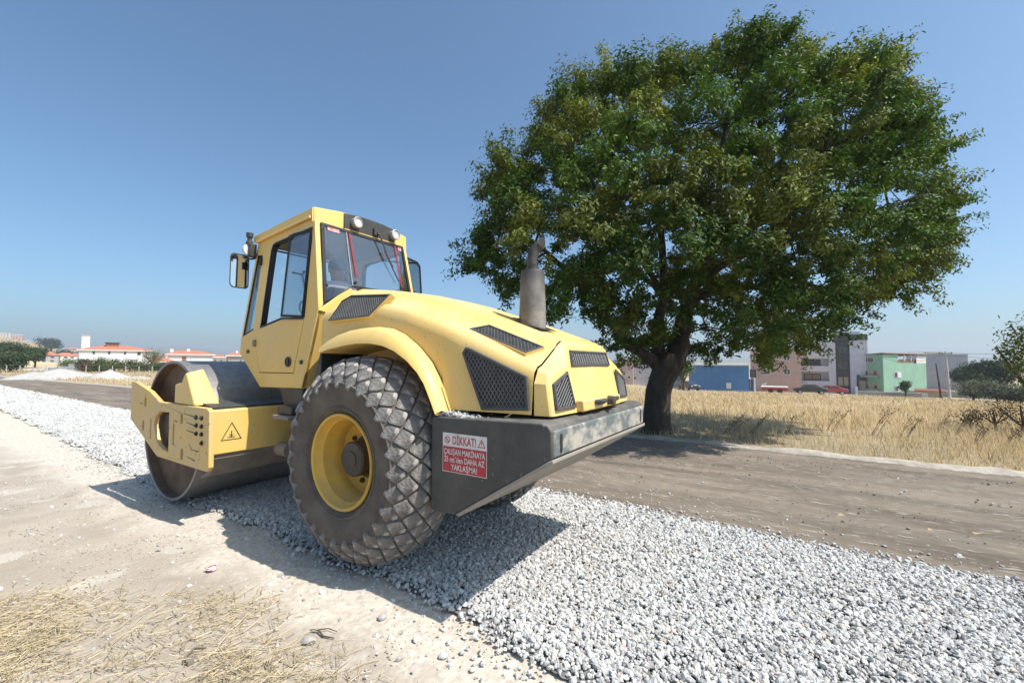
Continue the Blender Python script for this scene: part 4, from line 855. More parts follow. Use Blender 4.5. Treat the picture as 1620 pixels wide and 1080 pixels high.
def big_tree():
    q = np.random.default_rng(5)
    base = np.array([-.20, -7.05, -.07]); dep = float((base-CAM)@_d); k = dep/FPX
    T = empty('oak_tree', base, 0, 'large spreading evergreen oak with a thick dark trunk beside the road', 'tree')
    sil = [(722, 415), (745, 380), (772, 330), (760, 290), (775, 245), (815, 225), (850, 195), (868, 140), (905, 125), (960, 95), (1010, 70), (1050, 85), (1090, 75), (1130, 55), (1160, 30), (1185, 20), (1210, 5), (1235, 30), (1270, 50), (1300, 75), (1340, 80), (1375, 70), (1420, 45), (1432, 75), (1440, 110), (1452, 150), (1482, 190), (1512, 225), (1548, 240), (1512, 275), (1522, 300), (1538, 330), (1495, 350), (1508, 395), (1480, 430), (1488, 465), (1500, 488), (1455, 502), (1420, 480), (1370, 500), (1330, 522), (1290, 562), (1235, 580), (1180, 594), (1120, 590), (1085, 572), (1010, 586), (960, 565), (930, 525), (880, 525), (850, 500), (800, 480), (770, 450)]
    sil = [((u-1037)*k, (684-v)*k) for u, v in sil]           # metres: across, up
    Pm = np.array(sil); lo, hi = Pm.min(0), Pm.max(0)
    # clump centres through the volume; the crown narrows towards its near and far sides
    n = 16000; a = q.uniform(lo[0], hi[0], n); h = q.uniform(lo[1], hi[1], n); ok = in_poly(a, h, sil); a, h = a[ok], h[ok]
    d = dist_poly(a, h, sil); thick = np.minimum(3.0, 1.75*np.sqrt(np.maximum(d, .02)*1.5)); b = q.uniform(-1, 1, len(a)); b = np.sign(b)*np.abs(b)**.7*thick
    ok = (d > np.where(h < 3.2, .52, .31)) & ((np.abs(b) > thick*.5) | (d < .7) | (q.uniform(0, 1, len(a)) < .07)); a, h, b, d = a[ok], h[ok], b[ok], d[ok]
    hole = snoise(a, h*1.3+b, 1.35, 77)+.7*snoise(a*1.2, h+b*.8, 3.1, 78); ok = hole < .10+.2*q.uniform(0, 1, len(a)); a, h, b, d = a[ok], h[ok], b[ok], d[ok]
    # lobes stand apart; each carries leafy twigs over its outer and upper side
    X3 = np.c_[a, h, b]; keep = []
    for i_ in range(len(X3)):
        mn = .60 if d[i_] < .7 else .92
        if not keep or (((X3[keep]-X3[i_])**2).sum(1) > mn*mn).all(): keep.append(i_)
    a, h, b, d = a[keep], h[keep], b[keep], d[keep]; ok = (d > .75) | (q.uniform(0, 1, len(a)) < .72); a, h, b, d = a[ok], h[ok], b[ok], d[ok]
    tap = 1+b/dep; a0 = 227*k; hc = 1.6; a = (a+a0)*tap-a0; h = (h-hc)*tap+hc
    cen = a[:, None]*HR+b[:, None]*HD+h[:, None]*np.array([0, 0, 1.])
    VV, FF, CC = [], [], []; o = 0
    for c, dd in zip(cen, d):
        out = np.array([c[0], c[1], .7*(c[2]-4.0)]); out /= np.linalg.norm(out)+.3
        rl = .26+.34*min(1, dd/.9); kind = q.uniform(); hue_ = np.array([.044, .088, .015]) if kind > .42 else np.array([.125, .155, .030]) if kind > .20 else np.array([.078, .105, .022])
        hue_ = hue_*np.array([1.12, 1.04, 1.0])*q.uniform(.95, 1.5)
        for j_ in range(int(6+9*rl/.6)):
            v = q.normal(size=3); v /= np.linalg.norm(v); v = v+out*.55+np.array([0, 0, .35]); v /= np.linalg.norm(v)
            sc = c+v*rl*q.uniform(.55, 1.1)*np.array([1, 1, .85]); m = int(q.integers(70, 150)); rad = q.uniform(.13, .23)
            p = q.normal(size=(m, 3)); dirn = p/np.linalg.norm(p, axis=1)[:, None]; p = dirn*(q.uniform(.05, 1, m)**.45)[:, None]*rad*np.array([1, 1, .75])
            p += v*(q.uniform(0, 1, m)**1.6)[:, None]*q.uniform(.10, .38 if dd > .7 else .62)            # a sprig that points out of the lobe
            col = hue_*q.uniform(.85, 1.15)*q.uniform(.72, 1.3, (m, 1)); yg = q.uniform(0, 1, m) < .08; col[yg] = np.array([.14, .165, .038])*q.uniform(.7, 1.2, (yg.sum(), 1))
            V, F, Cc = leaves_mesh(sc+p, dirn*.6+v*.5+np.array([0, 0, .45]), np.clip(col, .006, .3), .085, q, .42, .45); VV.append(V); FF.append(F+o); CC.append(Cc); o += len(V)
    print('lobes', len(cen), 'leaves', o//4)
    npmesh('crown', np.concatenate(VV), np.concatenate(FF), leaf_m, T, np.concatenate(CC), kind='stuff')
    # trunk and limbs
    tr = MB(); A = lambda u, v, bb=0.: Vector(((u-1037)*k*HR[0]+bb*HD[0], (u-1037)*k*HR[1]+bb*HD[1], (684-v)*k))
    def limb(pts, r0, r1, nn=12):
        P = [A(*p) for p in pts]; Q = []
        for i in range(len(P)-1):
            for f in np.linspace(0, 1, 5)[:-1]: Q.append(P[i].lerp(P[i+1], f)+Vector(q.normal(0, .012, 3)))
        Q.append(P[-1]); rr = np.linspace(r0, r1, len(Q))*(1+q.normal(0, .04, len(Q))); tr.tube(Q, list(rr), nn, caps=True); return P
    trunk = [A(1037, 692), A(1037, 682), A(1037, 665), A(1038, 645), A(1040, 620), A(1046, 600), A(1053, 585), A(1059, 572), A(1062, 560)]
    tr.tube(trunk, [.41, .335, .30, .287, .278, .275, .295, .33, .27], 28)
    limb([(1050, 585, .0), (1044, 560, .1), (1040, 520, .1), (1046, 470, -.2), (1040, 420, -.4), (1030, 350, -.7), (1000, 260, -1.0)], .17, .035)
    limb([(1066, 580, 0), (1075, 545, 0), (1085, 500, .1), (1105, 450, .2), (1130, 390, .3), (1160, 320, .5), (1215, 220, .6), (1250, 130, .5)], .24, .03)
    limb([(1072, 565, .1), (1095, 520, .6), (1120, 470, 1.2), (1100, 400, 1.8), (1090, 300, 2.0), (1080, 200, 2.0)], .17, .03)
    limb([(1040, 580, 0), (1015, 560, -.1), (985, 545, -.2), (950, 500, -.4), (900, 450, -.8), (840, 400, -1.0), (790, 380, -1.0)], .14, .02)
    limb([(1108, 445, .2), (1150, 410, -.2), (1210, 390, -.7), (1290, 370, -1.2), (1380, 340, -1.5)], .12, .02)
    limb([(1095, 475, .2), (1140, 455, .1), (1200, 450, 0), (1270, 440, .2), (1340, 450, .3), (1420, 460, .4)], .10, .02)
    limb([(1135, 380, .3), (1185, 350, .2), (1240, 330, .6), (1310, 290, .9), (1400, 220, 1.0)], .11, .02)
    limb([(1160, 320, .5), (1150, 250, .2), (1160, 160, 0), (1190, 80, 0)], .08, .015)
    limb([(1046, 470, -.2), (1010, 430, -.6), (960, 380, -1.2), (910, 320, -1.6)], .08, .018)
    limb([(1085, 500, .1), (1050, 440, .7), (1000, 380, 1.3), (940, 300, 1.6)], .09, .018)
    limb([(1120, 470, 1.2), (1190, 420, 1.8), (1280, 400, 2.3), (1400, 400, 2.0)], .09, .018)
    limb([(1130, 390, .3), (1170, 400, -.9), (1200, 350, -1.6), (1230, 280, -2.0)], .08, .018)
    ends = [np.array(A(*p)) for p in ((1000, 260, -1.), (1090, 300, 2.), (840, 400, -1.), (1290, 370, -1.2), (1270, 440, .2), (1310, 290, .9), (1160, 320, .5), (1150, 250, .2), (960, 380, -1.2), (1000, 380, 1.3), (1280, 400, 2.3), (1200, 350, -1.6), (1105, 450, .2), (1040, 420, -.4), (950, 500, -.4), (1200, 450, 0), (1340, 450, .3), (1215, 220, .6), (1380, 340, -1.5))]
    lv = np.array([v for v in tr.v]); lv = lv[lv[:, 2] > 2.0]; E2 = lv[q.permutation(len(lv))[:160]]
    for c in cen:                                       # twigs reach each third clump
        j = np.argmin(((E2-c)**2).sum(1)); s = Vector(E2[j]); e = Vector(c); m_ = s.lerp(e, .5)+Vector(q.normal(0, .12, 3))+Vector((0, 0, .1))
        tr.tube([s, m_, e], [.024, .016, .008], 5, caps=False)
    tr.build('trunk', bark, T, smooth=60)
    return T
big_tree()

def bush(name, base, w_, h_, n, col, leaf, label, cat, group=None, seed=0, trunk=False, dep=None, var=.35, thin=1.0):
    """tree or shrub: several lobes of leaf faces round a stem"""
    q = np.random.default_rng(seed); T = empty(name, base, q.uniform(0, 6), label, cat, group)
    lobes = int(9+q.integers(0, 5)); VV, FF, CC = [], [], []; o = 0; z0 = h_*(.30 if trunk else .08)
    for i in range(lobes):
        t_ = q.uniform(0, 1); an = q.uniform(0, 6.28); rr = w_*.5*q.uniform(.15, .62)*(1-.4*t_); c = np.array([rr*math.cos(an), rr*math.sin(an), z0+(h_-z0)*(.25+.55*t_)])
        R_ = np.array([w_*.30, w_*.30, (h_-z0)*.30])*q.uniform(.7, 1.15); m = n//lobes
        p = q.normal(size=(m, 3)); p /= np.linalg.norm(p, axis=1)[:, None]; p *= (q.uniform(.25, 1, m)**.5)[:, None]*R_*thin
        p += q.normal(0, .08*w_*.3, (m, 3))
        cc = np.array(col)*q.uniform(1-var, 1+var)*q.uniform(.6, 1.4, (m, 1)); pos = c+p; pos[:, 2] = np.maximum(pos[:, 2], .02)
        V, F, Cc = leaves_mesh(pos, p/(np.linalg.norm(p, axis=1)[:, None]+1e-9)+np.array([0, 0, .5]), np.clip(cc, .005, .5), leaf, q, .5, .6); VV.append(V); FF.append(F+o); CC.append(Cc); o += len(V)
    npmesh('crown', np.concatenate(VV), np.concatenate(FF), leaf_m, T, np.concatenate(CC), kind='stuff')
    st_ = MB(); st_.tube([(0, 0, -.1), (.02*w_, 0, h_*.3), (0, .03*w_, h_*.7)], [.05*h_, .035*h_, .012*h_], 7)
    for i in range(4):
        an = 1.57*i+q.uniform(0, 1); st_.tube([(0, 0, h_*.22), (w_*.2*math.cos(an), w_*.2*math.sin(an), h_*.5), (w_*.33*math.cos(an), w_*.33*math.sin(an), h_*.72)], [.022*h_, .014*h_, .006*h_], 5)
    st_.build('trunk', twig_m, T, smooth=60)
    return T
GR = (.065, .085, .030); OL = (.10, .115, .065); DK = (.030, .048, .020); LG = (.12, .15, .05)
# pines and scrub to the left beyond the road
for i, (u, dep, w_, h_, lab) in enumerate(((6, 70, 5.8, 4.4, 'dark round pine tree at the left edge of the picture'), (36, 80, 5.4, 4.2, 'dark pine tree between the left edge pine and the embankment'), (55, 86, 4.6, 4.0, 'smaller dark pine nearest the embankment path'), (16, 55, 5.0, 2.4, 'low green shrub in front of the dark pines'))):
    bush('pine_tree' if i < 3 else 'shrub', foot(u, dep), w_, h_, 5200, (.045, .068, .030) if i < 3 else (.06, .09, .04), .26, lab, 'tree' if i < 3 else 'shrub', 'pines left of the path' if i < 3 else None, 40+i, i < 3)
sh = [(113, 62, 3.4, 2.5, LG, 'yellow green shrub beside the grey wall'), (132, 58, 2.6, 2.2, GR, 'leftmost shrub below the long white house'), (139, 54, 2.4, 1.6, (.12, .08, .06), 'reddish brown shrub below the long white house'), (157, 60, 2.6, 2.6, GR, 'taller dark green shrub below the long white house'), (156, 53, 2.8, 1.4, GR, 'low round shrub in front of the taller dark shrub'), (182, 58, 4.0, 2.3, (.07, .10, .035), 'broad green shrub below the right half of the white house'), (205, 56, 4.6, 2.2, GR, 'wide dark green shrub right of the white house'), (229, 57, 3.4, 1.6, (.075, .10, .04), 'low green shrub near the yellow green hedge'), (243, 74, 5.2, 4.6, (.10, .11, .05), 'pale olive tree between the two red roofed houses'), (250, 62, 3.6, 1.5, (.17, .19, .05), 'yellow green hedge left of the drum'), (262, 58, 3.0, 1.6, GR, 'small dark shrub just left of the drum')]
for i, (u, dep, w_, h_, c_, lab) in enumerate(sh): bush('shrub', foot(u, dep), w_*.9, h_*.82, 2000, c_, .16, lab, 'shrub', 'shrubs below the far houses', 60+i)
# right background
bush('tree', foot(1575, 70), 9, 5.6, 7000, DK, .34, 'dark green round tree behind the grey bushes at far right', 'tree', None, 81, True)
bush('tree', foot(1527, 80), 5, 4.7, 4000, (.05, .07, .03), .34, 'dark tree right beside the lavender grey house', 'tree', None, 82, True)
bush('shrub', foot(1537, 50), 5.0, 2.4, 3600, OL, .20, 'grey green bush beyond the field beside the concrete pole', 'shrub', 'grey green bushes at the far right', 83)
bush('shrub', foot(1575, 46), 5.6, 2.1, 3800, (.095, .11, .07), .18, 'widest grey green bush under the dark round tree', 'shrub', 'grey green bushes at the far right', 84)
bush('shrub', foot(1614, 44), 5.0, 2.2, 3600, (.09, .10, .06), .18, 'grey green bush cut by the right edge of the picture', 'shrub', 'grey green bushes at the far right', 85)
bush('tree', foot(1081, 62), 3.2, 4.6, 3000, (.12, .16, .06), .22, 'bright green young tree between the oak trunk and the blue building', 'tree', None, 86, True)
bush('shrub', foot(1431, 62), 2.2, 2.6, 1200, (.06, .09, .04), .2, 'small tree by the garden wall of the green house', 'shrub', None, 87, True)
# tree whose branches reach in at the right edge
bush('fig_tree', foot(1650, 10.8), 2.5, 3.1, 2300, (.105, .125, .030), .105, 'leafy young tree reaching in at the right edge', 'tree', None, 90, True, thin=1.05)
# dry brown scrub below it
for i, (u, dep, w_, h_) in enumerate(((1612, 10.6, 1.5, 1.05), (1570, 11.6, 1.3, .85), (1530, 11.9, .9, .6))):
    bush('dry_shrub', foot(u, dep), w_, h_, 700, (.085, .055, .032), .045, ('largest dry brown thorn bush at the right edge', 'middle dry brown thorn bush near the right edge', 'smallest dry brown thorn bush in the golden grass')[i], 'shrub', 'dry thorn bushes', 95+i, False, var=.5)

# dry grass of the field
def grass():
    q = np.random.default_rng(9); n = 210000
    dep = np.exp(q.uniform(math.log(5.4), math.log(95), n)); u = q.uniform(-40, 1660, n)
    P = CAM[:2]+dep[:, None]*(_d[:2]/math.hypot(*_d[:2])+_r0[:2]*((u-810)/FPX)[:, None])
    x, y = P[:, 0], P[:, 1]; ok = (y < kerbY(x)-.28-.25*q.uniform(0, 1, n)**2) & (y > -84); x, y, dep = x[ok], y[ok], dep[ok]
    den = snoise(x, y, .55, 3)+.5*snoise(x, y, 1.7, 4); ok = q.uniform(0, 1, len(x)) < .62+.55*den; x, y, dep, den = x[ok], y[ok], dep[ok], den[ok]
    n = len(x); z = H(x, y); f = np.clip(dep/9, 1, 5)
    edge = sm(0, 1.2, kerbY(x)-.3-y)
    hgt = (q.uniform(.10, .36, n)*(.55+.45*edge))*(1+.3*den); wd = .0042*f*q.uniform(.7, 1.4, n)
    an = q.uniform(0, 6.28, n); ln = q.uniform(.1, 1.0, n)*hgt; la = q.normal(.6, 1.6, n)
    ax = np.stack([np.cos(an), np.sin(an), np.zeros(n)], 1); le = np.stack([np.cos(la), np.sin(la), np.zeros(n)], 1)*ln[:, None]
    b = np.stack([x, y, z-.02], 1); m = b+le*.35+np.array([0, 0, .6])*hgt[:, None]; t_ = b+le+np.array([0, 0, 1.])*hgt[:, None]*(.98-.25*(ln/hgt)[:, None]) if False else b+le+np.stack([np.zeros(n), np.zeros(n), hgt*(1-.2*ln/hgt)], 1)
    W = ax*wd[:, None]
    V = np.stack([b-W, b+W, m+W*.7, m-W*.7, t_], 1).reshape(-1, 3); i = np.arange(n)*5
    F = np.concatenate([np.stack([i, i+1, i+2], 1), np.stack([i, i+2, i+3], 1), np.stack([i+3, i+2, i+4], 1)])
    hue = q.uniform(0, 1, n)[:, None]*.6+.4*np.clip(.5+.5*snoise(x, y, .8, 12), 0, 1)[:, None]
    col = (np.array([.45, .335, .185])*(1-hue)+np.array([.68, .56, .36])*hue)*q.uniform(.7, 1.2, (n, 1)); dk = q.uniform(0, 1, n) < .06; col[dk] = np.array([.16, .11, .06])
    tag(npmesh('dry_grass', V, F, vcol_mat('dry_grass', .8, .25, .2), None, np.repeat(col, 5, axis=0)), 'golden dry grass covering the field beyond the road', 'grass', kind='stuff')
grass()
# dark leaning weeds among the grass
def weed(u, dep, h_, lean, label, seed):
    q = random.Random(seed); p = foot(u, dep); b = MB(); T = empty('dry_weed', p, 0, label, 'weed', 'leaning dry weeds at the field edge')
    for k in range(q.randint(3, 6)):
        l = lean+q.uniform(-.25, .25); sx_ = q.uniform(-.12, .12); top = Vector((HR[0]*l*h_, HR[1]*l*h_, h_*q.uniform(.75, 1.05))); s = Vector((sx_*HR[0], sx_*HR[1], 0)); e = s+top
        m_ = s.lerp(e, .5)+Vector((0, 0, .05)); b.tube([s, m_, e], [.006, .0045, .002], 5, caps=False)
        for j in range(6):
            f = q.uniform(.4, 1); c = s.lerp(e, f); d = Vector((q.uniform(-1, 1), q.uniform(-1, 1), q.uniform(.2, 1))).normalized()*h_*.13; b.tube([c, c+d], [.003, .0015], 4, caps=False)
            b.box(c+d, (.014, .014, .022))
    b.build('stalk', pm('dry_stalk', (.11, .075, .045), (.17, .12, .07), 20, .9), T)
for i, (u, dep, h_, lean, lab) in enumerate(((1150, 9.9, .40, .9, 'dark dry weed nearest the oak trunk'), (1182, 9.8, .5, .8, 'second dark dry weed right of the oak trunk'), (1245, 9.8, .48, .7, 'dry forked weed left of the middle of the field edge'), (1310, 10.4, .55, .6, 'small dry weed in pale grass below the dark car'), (1380, 9.6, .62, .75, 'tall dry weed leaning right below the green house'), (1425, 9.4, .45, .7, 'short dry weed below the lavender grey house'), (1482, 10.8, .62, .6, 'tall dry weed leaning right left of the thorn bushes'), (1512, 10.4, .7, .6, 'tallest dry weed beside the thorn bushes'), (1540, 8.6, .42, .6, 'low dry weed close to the kerb at right'), (1590, 8.3, .40, .7, 'dry weed on the kerb near the right edge'))): weed(u, dep, h_, lean, lab, i)

# straw on the shoulder
def straw():
    q = np.random.default_rng(21); n = 46000
    x = q.uniform(-2.6, 2.6, n); y = q.uniform(1.30, 3.6, n)
    bx_ = np.interp(y, [1.3, 1.45, 1.7, 2.0, 2.35, 2.6, 3.6], [-.4, .15, .65, 1.15, 1.75, 2.1, 2.4]); lo = np.interp(x, [-2.6, -1.2, -.9, -.4, .1, 3], [1.75, 1.6, 1.56, 1.47, 1.36, 1.3])
    d = np.minimum(bx_-x, (y-lo)*1.3); pr = sm(-.25, .75, d+.35*snoise(x, y, 4, 22)); pr = pr*(.22+.78*sm(-.25, .40, snoise(x, y, 3.2, 23)+.6*snoise(x, y, 8, 24)+.08)); ok = q.uniform(0, 1, n) < pr; x, y = x[ok], y[ok]; n = len(x)
    L = np.clip(q.lognormal(math.log(.06), .5, n), .02, .2); an = q.uniform(0, 6.28, n); el = np.abs(q.normal(0, .16, n)); r_ = q.uniform(.0008, .0022, n)
    z = -.045+q.exponential(.006, n); a = np.stack([x, y, z], 1); d = np.stack([np.cos(an)*np.cos(el), np.sin(an)*np.cos(el), np.sin(el)], 1)
    s = np.stack([-np.sin(an), np.cos(an), np.zeros(n)], 1); up = np.cross(d, s); bend = q.normal(0, .12, n)[:, None]*s*L[:, None]
    ps = [a, a+d*L[:, None]*.5+bend*.5, a+d*L[:, None]]
    V = []
    for p in ps: V += [p+s*r_[:, None], p-s*r_[:, None], p-up*np.abs(r_)[:, None]*-1.6]
    V = np.stack(V, 1).reshape(-1, 3); i = np.arange(n)*9; F = []
    for k in (0, 3):
        for j in range(3): F.append(np.stack([i+k+j, i+k+(j+1) % 3, i+k+3+(j+1) % 3, i+k+3+j], 1))
    col = np.array([.50, .405, .25])*q.uniform(.6, 1.3, (n, 1))*np.array([1, 1, 1]); w_ = q.uniform(0, 1, n) < .18; col[w_] = np.array([.66, .56, .38])*q.uniform(.8, 1.1, (w_.sum(), 1))
    tag(npmesh('straw', V, np.concatenate(F), vcol_mat('straw', .6, 0, .3), None, np.repeat(col, 9, axis=0)), 'cut golden straw strewn over the bare earth in the foreground', 'straw', kind='stuff')
straw()

# ------------------------------------------------------------------ the neighbourhood
stucco = lambda n, c, d=.85: pm(n, c, tuple(k*d for k in c), .8, .9, bump=.1, bscale=8)
roof_tile = pm('red_roof_tiles', (.40, .13, .075), (.50, .19, .11), 1.6, .85, bump=.4, bscale=10)
wall_white = stucco('white_render', (.78, .76, .73)); wall_lav = stucco('lavender_grey_render', (.50, .50, .55)); wall_green = stucco('mint_green_render', (.30, .50, .37))
wall_pink = stucco('salmon_render', (.60, .40, .32)); wall_blue = stucco('blue_render', (.10, .22, .42)); wall_rose = stucco('rose_grey_render', (.50, .38, .35)); grey_wall = stucco('grey_cement_wall', (.42, .40, .38)); dark_panel = pm('dark_grey_cladding', (.055, .058, .068), (.075, .078, .088), 2, .6)
peach = stucco('peach_render', (.62, .44, .32)); win_glass = pm('window_glass', (.04, .05, .06), (.08, .09, .10), .7, .12, spec=.8); frame_w = pm('white_window_frame', (.70, .70, .69), rough=.6); frame_d = pm('dark_window_frame', (.06, .05, .045), rough=.6); curtain = pm('window_blind', (.34, .27, .19), (.42, .35, .26), 3, .8)
shade_gl = win_glass
def win(b, x, z, w_, h_, y, fm=None, gm=None, cols=2, name='window'):
    """window on a wall whose outside is -y: frame bars proud, pane recessed as a sub-part"""
    fm = fm or frame_w; gm = gm or win_glass; t_ = min(w_, h_)*.08; m = MB()
    m.bx(x-w_/2, x+w_/2, y-.05, y+.03, z, z+t_); m.bx(x-w_/2, x+w_/2, y-.05, y+.03, z+h_-t_, z+h_)
    for k in range(cols+1):
        cx = x-w_/2+t_/2+k*(w_-t_)/cols; m.bx(cx-t_/2, cx+t_/2, y-.046, y+.03, z+t_, z+h_-t_)
    f = m.build(name, fm, b); MB().bx(x-w_/2+t_*.5, x+w_/2-t_*.5, y-.02, y-.004, z+t_*.5, z+h_-t_*.5).build('pane', gm, f); return f
def bld(name, u, dep, label, turn=0, cat='building', dz=0, group=None):
    p = foot(u, dep); p.z += dz; return empty(name, p, facing(p)+R(turn), label, cat, group)
M_ = lambda px, dep: px*dep/FPX
# white and grey flats
d_ = 76; b = bld('apartment_building', 1311, d_, 'modern white three storey building with dark grey stair strip and roof band'); k = d_/FPX; z0 = 0
X = lambda u: (u-1311)*k*1.0
Z = lambda v: (624-v)*k
w1 = MB(); w1.bx(X(1262), X(1320), 0, 9, -1.5, Z(606)); w1.bx(X(1262), X(1320), 0, 9, Z(591), Z(582)); w1.bx(X(1262), X(1320), 0, 9, Z(570), Z(545)); w1.bx(X(1262), X(1320), 1.4, 9, Z(606), Z(591)); w1.bx(X(1262), X(1320), 1.4, 9, Z(582), Z(570))
w1.bx(X(1262), X(1264.5), 0, 1.4, Z(606), Z(591)); w1.bx(X(1311), X(1320), 0, 1.4, Z(606), Z(591)); w1.bx(X(1262), X(1264.5), 0, 1.4, Z(582), Z(570)); w1.bx(X(1311), X(1320), 0, 1.4, Z(582), Z(570))
w1.build('wall', stucco('cool_white_render', (.62, .62, .66)), b)
MB().bx(X(1337.5), X(1359), -.15, 9, -1.5, Z(542)).build('stair_tower', stucco('pale_lilac_render', (.60, .59, .65)), b)
MB().bx(X(1320), X(1337.5), .05, 9, -1.5, Z(542)).build('window_strip', dark_panel, b)
MB().bx(X(1318), X(1359.6), -.3, 9, Z(542), Z(533)).build('roof_band', dark_panel, b); MB().bx(X(1325), X(1352), 3, 8, Z(533), Z(527)).build('roof_house', wall_white, b)
win(b, X(1328.7), Z(613.5), M_(15, d_), M_(16, d_), .05, frame_d, curtain); win(b, X(1328.7), Z(588), M_(15, d_), M_(14, d_), .05, frame_d, win_glass); win(b, X(1328.7), Z(564), M_(15, d_), M_(14, d_), .05, frame_d, win_glass)
win(b, X(1289), Z(605.5), M_(23, d_), M_(11, d_), 1.4, frame_d, curtain, 2); win(b, X(1289), Z(581.5), M_(23, d_), M_(10, d_), 1.4, frame_d, win_glass, 2)
MB().bx(X(1264.6), X(1311), .0, .05, Z(603), Z(602.3)).build('balcony_rail', frame_d, b)
dr_ = MB().bx(X(1345), X(1358), -.22, -.145, Z(623), Z(595)).build('door', dark_panel, b); MB().bx(X(1348), X(1356), -.24, -.215, Z(622), Z(604)).build('door_glass', curtain, dr_)
# mint green house seen over its corner
d_ = 70; k = d_/FPX; b = bld('house', 1397, d_, 'mint green three storey house with balconies and covered roof terrace', -42)
la, lb_ = 5.6, 8.0; zz = lambda v: (621-v)*k
g = MB(); g.bx(-la, 0, 0, lb_, -1.5, zz(570)); g.bx(-la, -.001, .0, 2.6, zz(570), zz(556)); g.build('wall', wall_green, b)
MB().bx(-la+.2, -.2, 2.6, lb_-.1, zz(570), zz(564)).build('terrace_parapet', pm('terrace_brown', (.30, .22, .17), (.36, .27, .21), 2, .9), b)
MB().add([(-la-.2, -.2, zz(558)), (.25, -.2, zz(554.5)), (.25, lb_+.2, zz(556)), (-la-.2, lb_+.2, zz(559)), (-la-.2, -.2, zz(557)), (.25, -.2, zz(553.2)), (.25, lb_+.2, zz(554.5)), (-la-.2, lb_+.2, zz(558))], [(3, 2, 1, 0), (4, 5, 6, 7), (0, 1, 5, 4), (1, 2, 6, 5), (2, 3, 7, 6), (3, 0, 4, 7)]).build('roof', pm('pale_brown_tin_roof', (.34, .27, .22), rough=.7), b)
for yy in np.linspace(2.8, lb_-.2, 5): MB().bx(-.15, -.03, yy-.06, yy+.06, zz(566), zz(556.5)).build('terrace_post', frame_w, b)
MB().bx(-.05, 0.02, lb_-1.8, lb_, zz(570), zz(559)).build('terrace_screen', wall_white, b)
win(b, -2.6, zz(569), 2.2, .85, 0); 
for v in (592, 614):
    MB().bx(-la+.3, -.6, -.06, -.004, zz(v), zz(v-9.5)).build('balcony_recess', peach, b)
    for cx in (-3.4, -2.9, -1.3): win(b, cx, zz(v)+.02, .42, .85, -.06, frame_d, win_glass, 1)
    MB().bx(-la+.2, -.5, -.7, -.065, zz(v+1), zz(v+.2)).build('balcony_slab', grey_wall, b)
    MB().bx(-la+.2, -.5, -.7, -.62, zz(v+.2)+.001, zz(v+.2)+.28).build('balcony_parapet', wall_green, b)
for v in (593, 614.5):
    for j, yy in enumerate((2.5,)):
        m = MB(); m.bx(-.02, .05, yy-.55, yy+.75, zz(v), zz(v-9)); f = m.build('window', frame_w, b); MB().bx(.04, .056, yy-.5, yy+.05, zz(v)+.06, zz(v-9)-.06).build('pane', win_glass, f)
gw = empty('garden_wall', foot(1402, 64), facing(foot(1402, 64))+R(4), 'low pale garden wall in front of the mint green house', 'wall'); k2 = 64/FPX
MB().bx(-38*k2, 40*k2, -.12, .12, -.6, .62).build('wall', grey_wall, gw); MB().bx(-38*k2, 40*k2, -.17, .17, .62, .70).build('coping', stucco('coping_stone', (.6, .57, .52)), gw); MB().bx(-39.5*k2, -36*k2, -.22, .22, -.6, 1.25).build('gate_pillar', wall_white, gw)
# lavender grey house
d_ = 86; k = d_/FPX; b = bld('house', 1484, d_, 'plain lavender grey house with two tiny dark vents', 6); zz = lambda v: (616-v)*k
MB().bx(-33*k, 33*k, 0, 8, -2, zz(561)).build('wall', wall_lav, b); MB().bx(-33.5*k, 33.5*k, -.08, 8.1, zz(561), zz(560)).build('parapet_cap', grey_wall, b)
for v in (573, 592): MB().bx(-29.5*k, -25.5*k, -.04, .01, zz(v), zz(v-3)).build('vent', ink, b)
MB().bx(-12*k, 8*k, 2, 6, zz(560), zz(556)).build('roof_house', stucco('cream_render', (.6, .55, .46)), b)
tb = MB(); tb.bx(-33*k, -12*k, 2, 2.15, zz(556.6), zz(555.6)); tb.bx(-33*k, -32*k, 2, 2.15, zz(560), zz(556.6)); tb.build('roof_frame', frame_w, b)
# long low wall and shed
lw_ = empty('boundary_wall', foot(1520, 66), facing(foot(1520, 66))+R(-3), 'grey block boundary wall in front of the lavender grey house', 'wall'); MB().bx(-6.5, 7, -.1, .1, -.6, .75).build('wall', grey_wall, lw_); MB().bx(-6.5, 7, -.14, .14, .75, .82).build('coping', stucco('coping_stone', (.6, .57, .52)), lw_)
sd_ = bld('shed', 1469, 66, 'small shed with rusty red tin roof left of the concrete pole'); k = 66/FPX
MB().bx(-15*k, 15*k, 0, 1.6, -.5, 10*k).build('wall', stucco('ochre_block', (.52, .42, .26)), sd_); MB().hexa([(-18*k, -.3, 10.2*k), (18*k, -.3, 10.2*k), (18*k, 1.9, 12.5*k), (-18*k, 1.9, 12.5*k)], [(-18*k, -.3, 10.9*k), (18*k, -.3, 10.9*k), (18*k, 1.9, 13.2*k), (-18*k, 1.9, 13.2*k)]).build('roof', pm('rusty_tin', (.22, .075, .05), rough=.8), sd_); MB().bx(-10*k, -2*k, -.03, .02, .0, 7*k).build('door', wall_white, sd_)
